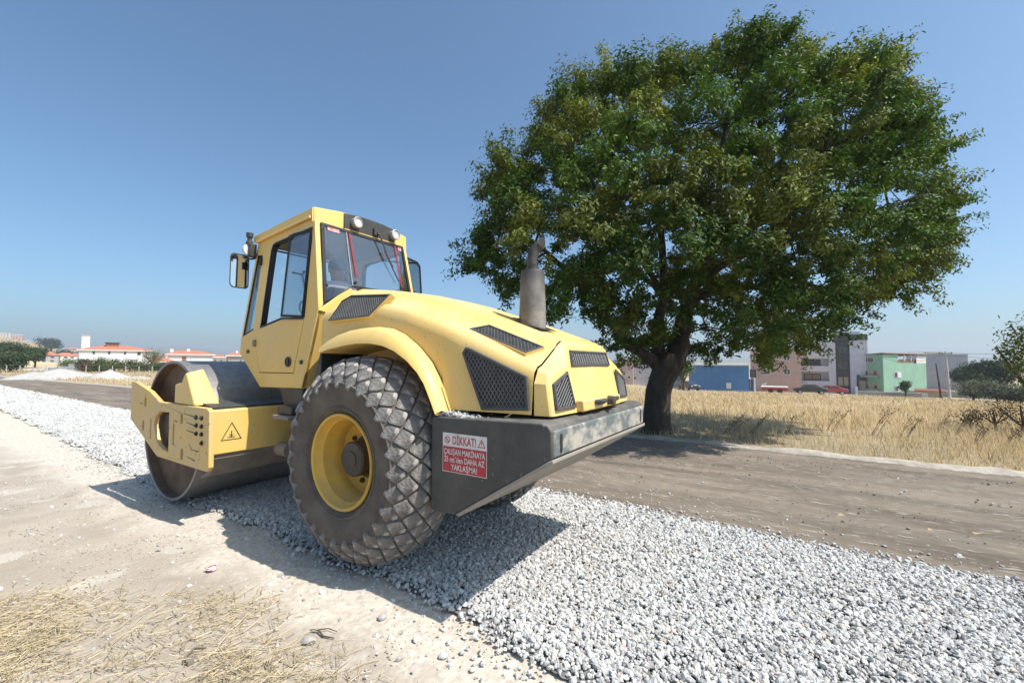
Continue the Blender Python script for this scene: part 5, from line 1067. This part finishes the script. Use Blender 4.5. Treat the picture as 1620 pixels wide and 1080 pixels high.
# salmon house, blue workshop, buildings left of the trunk
d_ = 78; k = d_/FPX; b = bld('house', 1227, d_, 'salmon pink house half hidden behind the oak crown', 2); zz = lambda v: (619-v)*k
MB().bx(-35*k, 34*k, 0, 9, -1.5, zz(553)).build('wall', wall_pink, b); MB().bx(-36*k, 35*k, -.25, 9.2, zz(553), zz(551)).build('roof_slab', grey_wall, b)
for u in (1215, 1242): win(b, (u-1227)*k, zz(592), 9*k, 9*k, 0)
for u in (1205, 1242): win(b, (u-1227)*k, zz(570), 9*k, 9*k, 0)
win(b, (1195.5-1227)*k, zz(597), 9*k, 13*k, 0, frame_d, win_glass, 1)
d_ = 72; k = d_/FPX; b = bld('workshop', 1137, d_, 'low bright blue workshop behind the oak', 3); zz = lambda v: (617-v)*k
MB().bx(-44*k, 42*k, 0, 10, -1.5, zz(577)).build('wall', wall_blue, b); MB().bx(-45*k, 43*k, -.2, 10.2, zz(577), zz(574.5)).build('parapet', wall_white, b); MB().bx(10*k, 17*k, -.05, .01, zz(613), zz(604)).build('notice_board', white_m, b)
gt = bld('gate', 1186.5, 73, 'dark metal gate between the blue workshop and the salmon house', 2, 'gate'); k = 73/FPX
for j in range(4): MB().bx((-5+j*2.5)*k+.02, (-2.5+j*2.5)*k, 0, .06, -.5, 20*k).build('gate_panel', dark_panel, gt)
for s_ in (-1, 1): MB().bx(s_*5.9*k-.14, s_*5.9*k+.14, -.1, .2, -.5, 22*k).build('gate_post', wall_white, gt)
d_ = 80; k = d_/FPX; b = bld('house', 992, d_, 'rose pink house showing just left of the oak trunk', -3); zz = lambda v: (613-v)*k
MB().bx(-16*k, 9.2*k, 0, 8, -1.5, zz(576)).build('wall', wall_rose, b); MB().bx(-17*k, 9.6*k, -.2, 8.2, zz(576), zz(574)).build('roof_slab', grey_wall, b); win(b, 3*k, zz(604), 4.5*k, 4.5*k, 0, None, None, 1)
b = bld('house', 1016, 81, 'pale lilac house between the pink house and the oak trunk', -3); k = 81/FPX
MB().bx(-15*k, 60*k, 0, 8, -1.5, zz(578)).build('wall', wall_lav, b); MB().bx(-15.4*k, 60.4*k, -.2, 8.2, zz(578), zz(576.5)).build('roof_slab', grey_wall, b); win(b, -11*k, zz(603), 2.6*k, 3*k, 0, frame_d, None, 1); win(b, 10*k, zz(602), 3*k, 2*k, 0, frame_d, None, 1)
# street in front of the houses
pv = foot(1400, 60); a_ = facing(pv)
sx_ = np.array([math.cos(a_), math.sin(a_)]); sy_ = np.array([-math.sin(a_), math.cos(a_)])
st0 = np.array(pv[:2]); tt_ = np.linspace(-26, 26, 40)
V_ = []; 
for q_ in (-1.6, 2.4): 
    for t__ in tt_: pt = st0+sx_*t__+sy_*q_; V_.append((pt[0], pt[1], float(H(*pt))+.05))
F_ = np.array([(i, i+1, 41+i, 40+i) for i in range(39)]); tag(npmesh('street', np.array(V_), F_, pm('pale_street', (.46, .44, .41), (.52, .5, .47), .5, .9)), kind='structure')
# cars, trailer
def car(u, dep, turn, paint, label, L_=4.2):
    p = foot(u, dep); p.z += .05; c = empty('parked_car', p, facing(p)+R(turn), label, 'car', 'cars parked in the street')
    prof = [(-2.1, .42), (-2.1, .72), (-1.95, .86), (-1.1, .95), (-.55, 1.38), (.75, 1.42), (1.5, .98), (2.02, .90), (2.1, .70), (2.1, .40)]
    MB().prism(prof, -.8, .8).build('body', paint, c, bevel=.07, seg=2)
    for s in (-1, 1):
        MB().prism([(-.98, .97), (-.52, 1.32), (.02, 1.34), (.02, .97)], s*.79, s*.812).build('side_window', win_glass, c); MB().prism([(.08, .97), (.08, 1.34), (.70, 1.36), (1.28, .99)], s*.79, s*.812).build('side_window', win_glass, c)
        for x in (-1.3, 1.32):
            wl_ = MB().lathe([(-.1, 0), (-.1, .30), (.1, .30), (.1, 0)], 18, c=(x, s*.74, .30)).build('wheel', rubber, c, smooth=40); MB().lathe([(.101*s, 0), (.105*s, .19)], 14, c=(x, s*.74, .30)).build('rim', chrome, wl_)
        MB().bx(2.06, 2.115, s*.6-.14, s*.6+.14, .66, .78).build('headlight', lens, c); MB().bx(-2.115, -2.06, s*.62-.12, s*.62+.12, .66, .80).build('tail_light', red_tape, c)
    MB().hexa([(-1.08, -.62, .985), (-1.08, .62, .985), (-.60, .58, 1.355), (-.60, -.58, 1.355)], [(-1.10, -.62, 1.0), (-1.10, .62, 1.0), (-.62, .58, 1.37), (-.62, -.58, 1.37)]).build('windscreen', win_glass, c)
    return c
car(1280, 64, 8, pm('dark_car_paint', (.03, .035, .045), rough=.2, coat=.6), 'dark hatchback parked before the modern white building')
car(1313, 67, 6, pm('red_car_paint', (.42, .03, .04), rough=.2, coat=.6), 'red car parked right of the dark hatchback')
car(1088, 66, -60, pm('black_car_paint', (.02, .02, .025), rough=.25, coat=.6), 'black car parked beside the blue workshop')
p = foot(1224, 66); p.z += .02; tr_ = empty('trailer', p, facing(p)+R(3), 'low red and white trailer standing before the salmon house', 'trailer')
MB().bx(-1.7, 1.7, -.8, .8, .45, .85).build('bed', red_m, tr_, bevel=.03); MB().bx(-1.75, 1.75, -.84, .84, .855, 1.02).build('top_rail', wall_white, tr_, bevel=.02); MB().tube([(-1.3, 0, 1.0), (-1.0, 0, 1.5), (-1.6, 0, 1.2)], .07, 6).build('drawbar', white_m, tr_)
for x in (-.5, .7):
    for s in (-1, 1): MB().lathe([(-.1, 0), (-.1, .33), (.1, .33), (.1, 0)], 16, c=(x, s*.7, .33)).build('wheel', rubber, tr_, smooth=40)
# poles and wires
p = foot(1501, 56); k = 56/FPX; pole = empty('utility_pole', p, 0, 'pale concrete utility pole standing at the field edge', 'pole')
tp = at(1495.5, 556, 56.3)-np.array(p); MB().tube([(0, 0, -.4), tuple(tp)], [.15, .10], 10).build('shaft', stucco('pole_concrete', (.5, .46, .40)), pole, smooth=50)
MB().box(tuple(tp-np.array([0, 0, .25])), (1.3, .1, .1), Matrix.Rotation(facing(p), 3, 'Z')).build('cross_arm', grey_steel, pole)
for s in (-1, 0, 1): MB().lathe([(0, 0), (0, .05), (.12, .06), (.14, 0)], 8, axis='z', c=tuple(tp+np.array([math.cos(facing(p)), math.sin(facing(p)), 0])*s*.55+np.array([0, 0, -.2]))).build('insulator', dark_panel, pole)
p2 = foot(1487, 60); k = 60/FPX; lp_ = empty('leaning_post', p2, 0, 'dark wooden post leaning left beside the concrete pole', 'post'); t2 = at(1480.5, 574, 60)-np.array(p2); MB().tube([(0, 0, -.3), tuple(t2*.45), tuple(t2)], [.13, .10, .06], 8).build('shaft', bark, lp_, smooth=50)
top = np.array(p)+tp
def wire(a, b, sag, label):
    a, b = Vector(a), Vector(b); pts = [a.lerp(b, f)-Vector((0, 0, sag*4*f*(1-f))) for f in np.linspace(0, 1, 17)]
    tag(MB().tube(pts, .018, 5).build('power_line', ink), label, 'wire', 'wires on the concrete pole')
wire(top-[0, 0, .1], at(1700, 548, 50), .5, 'upper wire running from the concrete pole to the right edge'); wire(top-[0, 0, .35], at(1700, 562, 52), .5, 'lower wire running from the concrete pole to the right edge'); wire(top-[0, 0, .2], at(1398, 566, 69.5), .9, 'wire sagging from the concrete pole to the mint green house')

# ---- left side: houses among shrubs, town, gravel heaps
def tiled_house(u, dep, wpx, eave, top_, basev, label, chim=(), turn=0, depth=9, wins=(), wall=None, over=.5, name='house'):
    k = dep/FPX; b = bld(name, u, dep, label, turn); z = lambda v: (569.5-v)*k+CAM[2]-b.location.z; W = wpx*k
    MB().bx(-W/2, W/2, 0, depth, -1, z(eave)).build('wall', wall or wall_white, b)
    e = over; hip = min(W*.32, depth*.5)
    rf_ = MB().add([(-W/2-e, -e, z(eave)), (W/2+e, -e, z(eave)), (W/2+e, depth+e, z(eave)), (-W/2-e, depth+e, z(eave)), (-W/2+hip, depth/2, z(top_)), (W/2-hip, depth/2, z(top_))], [(0, 1, 5, 4), (1, 2, 5), (2, 3, 4, 5), (3, 0, 4), (3, 2, 1, 0)]).build('roof', roof_tile, b)
    MB().bx(-W/2-e+.02, W/2+e-.02, -e+.02, depth+e-.02, z(eave)-.22, z(eave)-.003).build('eave_board', frame_w, b)
    for cu, cw, ct, cm in chim: MB().bx((cu-u)*k-cw*k/2, (cu-u)*k+cw*k/2, depth*.35, depth*.35+cw*k, z(eave)+.2, z(ct)).build('chimney', cm, rf_)
    for wu, wv, ww, wh, gm in wins: win(b, (wu-u)*k, z(wv), ww*k, wh*k, 0, None, gm, 1)
    return b
brown_clad = pm('brown_cladding', (.26, .13, .07), rough=.8)
h1 = tiled_house(185, 112, 86, 553.5, 546, 572, 'long white house with red hipped roof and brown roof turret', [(180.5, 15, 542.3, brown_clad)], 4, 10, [(158, 561, 3.2, 5, win_glass), (175.5, 561, 3.2, 5, win_glass), (194, 561, 3.2, 5, win_glass), (211, 562, 5, 6, win_glass)])
k = 112/FPX; MB().bx((180.5-185)*k-9*k, (180.5-185)*k+9*k, 3.2, 6.4, (569.5-542.3)*k+CAM[2]-h1.location.z, (569.5-541.2)*k+CAM[2]-h1.location.z).build('turret_roof', dark_panel, h1)
tiled_house(301, 96, 58, 559.5, 553, 576, 'white house with red roof and brown door above the drum', [(278, 4, 551.6, wall_white), (299, 4, 551.2, wall_white)], 3, 9, [(293, 574, 7, 11, brown_clad)])
tiled_house(345, 104, 34, 563.5, 560.5, 575, 'low white annex with red roof right of the brown door house', [], 3, 7, [(333, 571, 2.4, 3, win_glass), (341, 571.5, 2.4, 3, win_glass), (349, 571.5, 2.4, 3, win_glass)])
tiled_house(376, 92, 26, 561, 556, 576, 'grey walled house with red roof just left of the cab', [(375.5, 3, 553.7, wall_white)], 3, 8, [(380, 572, 3, 4, win_glass)], wall=grey_wall)
tiled_house(262, 90, 20, 571.5, 565, 580, 'small red roofed outbuilding left of the brown door house', [(266, 2, 562, wall_white)], 12, 6)
gw2 = bld('retaining_wall', 97, 58, 'grey concrete retaining wall below the embankment path', 10, 'wall'); k = 58/FPX
for j, (a0, a1, hh) in enumerate(((-13, -4, 6.5), (-4, 8, 8), (8, 22, 12))): MB().bx(a0*k, a1*k-.02, 0, .4, -.5, hh*k).build('wall_panel', stucco('blue_grey_concrete', (.30, .31, .34)), gw2)
# embankment with a pale ramp
em = MB(); 
ep = [foot(45, 70), foot(100, 95)]
def mound(name, u, dep, wpx, hpx, m, ly=.5, seed=0, peaks=((0, 1),), kind=None, label=None, cat=None, group=None, nz=.05):
    q = np.random.default_rng(seed); k = dep/FPX; W = wpx*k; hh = hpx*k; p = foot(u, dep); o = empty(name, p, facing(p)) if False else None
    n = 36; gx = np.linspace(-1, 1, n); X_, Y_ = np.meshgrid(gx, gx, indexing='ij'); Zm = np.zeros_like(X_)
    for c_, s_ in peaks: Zm = np.maximum(Zm, s_*np.clip(1.0-np.hypot((X_-c_)/(.34+.66*s_*(1-abs(c_))), Y_/s_)*1.0, 0, 1))
    Zm = Zm**.9*(1+.12*snoise(X_, Y_, 5, seed))+nz*Zm*q.normal(0, .5, Zm.shape)
    V = np.stack([X_*W/2, Y_*W/2*ly, Zm*hh-.03], -1).reshape(-1, 3); i, j = np.meshgrid(np.arange(n-1), np.arange(n-1), indexing='ij'); a = (i*n+j).ravel(); F = np.stack([a, a+n, a+n+1, a+1], 1)
    ob = npmesh(name, V, F, m, smooth=True); ob.location = p; ob.rotation_euler = (0, 0, facing(p)); return tag(ob, label, cat, group, kind)
pile_m = pm('heaped_gravel', (.36, .345, .32), (.46, .44, .415), 2.5, .95, bump=.8, bscale=9)
mound('gravel_pile', 92, 36, 118, 17, pile_m, .75, 1, ((.08, 1), (-.45, .72), (.5, .55)), None, 'widest pale gravel heap beyond the road at far left', 'gravel heap', 'gravel heaps beyond the road')
mound('gravel_pile', 173, 36, 66, 15, pile_m, .9, 2, ((0, 1),), None, 'pointed pale gravel heap right of the widest one', 'gravel heap', 'gravel heaps beyond the road')
mound('gravel_pile', 220, 37, 50, 5, pile_m, .9, 3, ((0, 1),), None, 'flat low gravel heap just left of the drum', 'gravel heap', 'gravel heaps beyond the road')
mound('embankment', 45, 92, 90, 15, pm('dry_bank', (.44, .34, .20), (.50, .40, .25), .8, .95, bump=.3), .9, 4, ((-.1, 1), (.45, .6)), 'structure')
mound('dirt_path', 68, 66, 70, 6, stucco('pale_path', (.44, .41, .36)), .5, 5, ((.25, 1), (-.3, .55)), 'structure')
# wire fence with pale posts
fc = empty('wire_fence', foot(120, 45), 0, 'thin wire fence on pale posts beyond the gravel heaps', 'fence'); fo = np.array(fc.location); pr_ = None
for i, u in enumerate(np.linspace(-10, 262, 14)):
    q_ = np.array(foot(u, 46.5))-fo; MB().bx(q_[0]-.035, q_[0]+.035, q_[1]-.035, q_[1]+.035, q_[2]-.2, q_[2]+.95).build('post', grey_wall, fc)
    if pr_ is not None:
        for hz in (.3, .65, 1.0): MB().tube([tuple(pr_+[0, 0, hz]), tuple(q_+[0, 0, hz])], .018, 4).build('wire', grey_steel, fc)
    pr_ = q_
# the town on the hill
q = np.random.default_rng(33); tw = []
for i in range(64):
    u = q.uniform(-12, 145) if i < 30 else q.uniform(64, 142) if i < 52 else q.uniform(230, 400); dep = q.uniform(560, 1150) if i < 30 else q.uniform(210, 380) if i < 52 else q.uniform(520, 700)
    tw.append((u, dep))
tw.sort(key=lambda t_: -t_[1])
hue = [('white', wall_white), ('cream', stucco('cream_render', (.6, .55, .46))), ('grey', grey_wall), ('rose', stucco('rose_render', (.56, .36, .30)))]
hm = []
for (nm, wm_) in hue:
    for fl in (2, 4):
        hm.append((nm, wm_, fl))
for i, (u, dep) in enumerate(tw):
    nm, wm_, fl = hm[int(q.integers(0, len(hm)))]; fl = 2 if u > 200 or dep < 400 else fl; p = foot(u, dep); b = empty('town_house', p, facing(p)+q.uniform(-.5, .5), f'small far {nm} {"house" if fl == 2 else "block"} with {"red roof" if fl == 2 else "flat roof"} in the {"hill town" if u < 200 else "haze behind the houses above the drum"}', 'house', f'far {nm} {"houses" if fl == 2 else "blocks"} {"left" if u < 200 else "right"}')
    w_ = q.uniform(9, 16)*(1 if dep > 400 else .7); dd = q.uniform(8, 11); hh = fl*3.0 if dep > 400 else fl*1.9
    MB().bx(-w_/2, w_/2, -dd/2, dd/2, -3, hh).build('wall', wm_, b)
    if fl == 2: MB().add([(-w_/2-.4, -dd/2-.4, hh), (w_/2+.4, -dd/2-.4, hh), (w_/2+.4, dd/2+.4, hh), (-w_/2-.4, dd/2+.4, hh), (-w_/2+dd*.4, 0, hh+2), (w_/2-dd*.4, 0, hh+2)], [(0, 1, 5, 4), (1, 2, 5), (2, 3, 4, 5), (3, 0, 4), (3, 2, 1, 0)]).build('roof', roof_tile, b)
    else: MB().bx(-w_/2-.2, w_/2+.2, -dd/2-.2, dd/2+.2, hh, hh+.5).build('parapet', wall_white, b)
    if dep < 640:
        for f in range(fl):
            for x in np.arange(-w_/2+1.6, w_/2-1, 2.8): MB().bx(x-.6, x+.6, -dd/2-.05, -dd/2+.02, f*hh/fl+.3*hh/fl, f*hh/fl+.75*hh/fl).build('window', win_glass, b)
for i, (u, dep, w_, h_) in enumerate(((72, 420, 26, 15), (80, 430, 18, 13), (66, 300, 14, 9), (104, 330, 16, 9), (140, 300, 14, 8))): bush('tree', foot(u, dep), w_, h_, 900, DK, 1.6, ('widest dark tree in the hill town', 'dark tree right of the widest one in the hill town', 'dark tree at the foot of the hill town', 'far tree above the grey retaining wall', 'far tree left of the long white house')[i], 'tree', 'far trees in the town', 200+i, True)
tw_ = bld('water_tower', 134, 430, 'slim white tower block standing out left of the long white house', 0, 'tower'); MB().bx(-3, 3, -3, 3, -2, 21).build('wall', wall_white, tw_); MB().bx(-3.3, 3.3, -3.3, 3.3, 21, 22).build('parapet', grey_wall, tw_)
# far ridges
def ridge(name, us, vs_, dep, m):
    V = []; 
    for u, v in zip(us, vs_):
        p = at(u, v, dep); g = at(u, 600, dep); V += [(p[0], p[1], p[2]), (p[0]*1.0-_d[0]*dep*.12, p[1]-_d[1]*dep*.12, -5), (p[0]+_d[0]*dep*.15, p[1]+_d[1]*dep*.15, -5)]
    n = len(us); F = []
    for i in range(n-1): F += [(3*i+1, 3*i+4, 3*i+3, 3*i), (3*i, 3*i+3, 3*i+5, 3*i+2)]
    return tag(npmesh(name, np.array(V), np.array(F), m, smooth=True), kind='structure')
hill_m = pm('far_hill_scrub', (.10, .12, .07), (.17, .16, .10), .004, .95)
us = np.linspace(-300, 700, 60); ridge('hills', us, 566-18*np.exp(-((us-275)/70)**2)-10*np.exp(-((us-420)/60)**2)-5*np.exp(-((us-90)/120)**2)+1.2*np.sin(us*.09)+.8*np.sin(us*.23), 2300, hill_m)
us = np.linspace(700, 2000, 70); ridge('hills', us, 568+4*np.exp(-((us-1620)/90)**2)-3*np.exp(-((us-1530)/40)**2)+1.0*np.sin(us*.04)+.6*np.sin(us*.17), 1900, hill_m)

# ------------------------------------------------------------------ haze
hb_ = MB().bx(-3400, 3500, -3400, 3400, -8, 105).build('haze', None); hb_['kind'] = 'stuff'; tag(hb_, 'thin pale summer haze over the whole plain', 'haze')
hm_ = bpy.data.materials.new('summer_haze'); hm_.use_nodes = True; t = hm_.node_tree
for n_ in list(t.nodes):
    if n_.type != 'OUTPUT_MATERIAL': t.nodes.remove(n_)
pv_ = t.nodes.new('ShaderNodeVolumePrincipled'); pv_.inputs['Color'].default_value = (.86, .92, 1, 1); pv_.inputs['Density'].default_value = .00042; pv_.inputs['Anisotropy'].default_value = .2
t.links.new(pv_.outputs[0], [n_ for n_ in t.nodes if n_.type == 'OUTPUT_MATERIAL'][0].inputs['Volume']); hb_.data.materials.append(hm_)

# ------------------------------------------------------------------ small things on the ground
lt = MB(); q = random.Random(3); pts = [[Vector((.83+i*.021+q.uniform(-.006, .006), 1.41+j*.02+q.uniform(-.006, .006), -.043+q.uniform(.004, .038))) for j in range(4)] for i in range(4)]
lt.add([p for r_ in pts for p in r_], [(i*4+j, i*4+j+1, (i+1)*4+j+1, (i+1)*4+j) for i in range(3) for j in range(3)])
lo_ = lt.build('crumpled_wrapper', pm('red_and_white_foil', (.45, .04, .07), (.62, .60, .60), 26, .45, lo=.48, hi=.52), smooth=20); m_ = lo_.modifiers.new('thick', 'SOLIDIFY'); m_.thickness = .002; tag(lo_, 'crumpled red and white wrapper lying on the pale earth', 'litter')
tw2 = MB().tube([(-.42, 1.46, -.036), (-.47, 1.445, -.025), (-.53, 1.455, -.034), (-.60, 1.43, -.035)], [.005, .006, .005, .003], 6); tw2.tube([(-.47, 1.445, -.025), (-.50, 1.40, -.03), (-.56, 1.385, -.036)], [.004, .003, .002], 6)
tag(tw2.build('twig', twig_m, smooth=60), 'dark forked twig at the edge of the straw near the tyre shadow', 'twig')
tw3 = MB().tube([(-.10, 1.86, -.030), (-.06, 1.90, -.024), (-.09, 1.95, -.030), (-.13, 1.975, -.034)], [.006, .007, .006, .003], 6); tw3.box((-.13, 1.95, -.038), (.05, .028, .02))
tag(tw3.build('twig', pm('grey_twig', (.22, .18, .14), rough=.9), smooth=60), 'curled grey brown twig lying in the middle of the straw', 'twig')
def rock(x, y, s, m, label, seed):
    q = np.random.default_rng(seed); bm = bmesh.new(); bmesh.ops.create_icosphere(bm, subdivisions=2, radius=1)
    off = q.normal(size=(6, 3)); 
    for v in bm.verts:
        d = np.array(v.co); k = 1+.16*sum(np.sin(2.2*d@o_+i) for i, o_ in enumerate(off))/2; v.co = Vector(d*k*np.array([1.1, .85, .62])*s)
    me = bpy.data.meshes.new('stone'); bm.to_mesh(me); bm.free(); o = put('stone', me, m, smooth=35, loc=(x, y, -.05+s*.42)); o.rotation_euler = (0, 0, q.uniform(0, 6)); tag(o, label, 'stone', 'loose stones on the shoulder')
sm1 = pm('pale_stone', (.58, .56, .53), (.70, .68, .65), 25, .85, bump=.3, bscale=60); sm2 = pm('grey_stone', (.34, .32, .30), (.44, .42, .39), 25, .85, bump=.3, bscale=60)
for i, (x, y, s, m, lab) in enumerate(((-.10, 1.17, .022, sm1, 'round white stone on the pale dust near the tyre shadow'), (-.66, 1.14, .030, sm2, 'largest tan grey stone on the pale dust'), (-.98, 1.18, .022, sm1, 'white stone below the gravel edge in the foreground'), (-1.20, 1.20, .024, sm1, 'white stone second from the bottom along the gravel edge'), (-1.02, 1.34, .018, sm2, 'small grey stone on the dust beside the straw'), (.75, 1.62, .016, sm1, 'tiny white stone near the crumpled wrapper'), (-.50, 1.52, .034, sm2, 'brown grey stone touching the forked twig'), (1.75, 2.35, .03, sm1, 'white stone at the left edge of the straw'))): rock(x, y, s, m, lab, i)
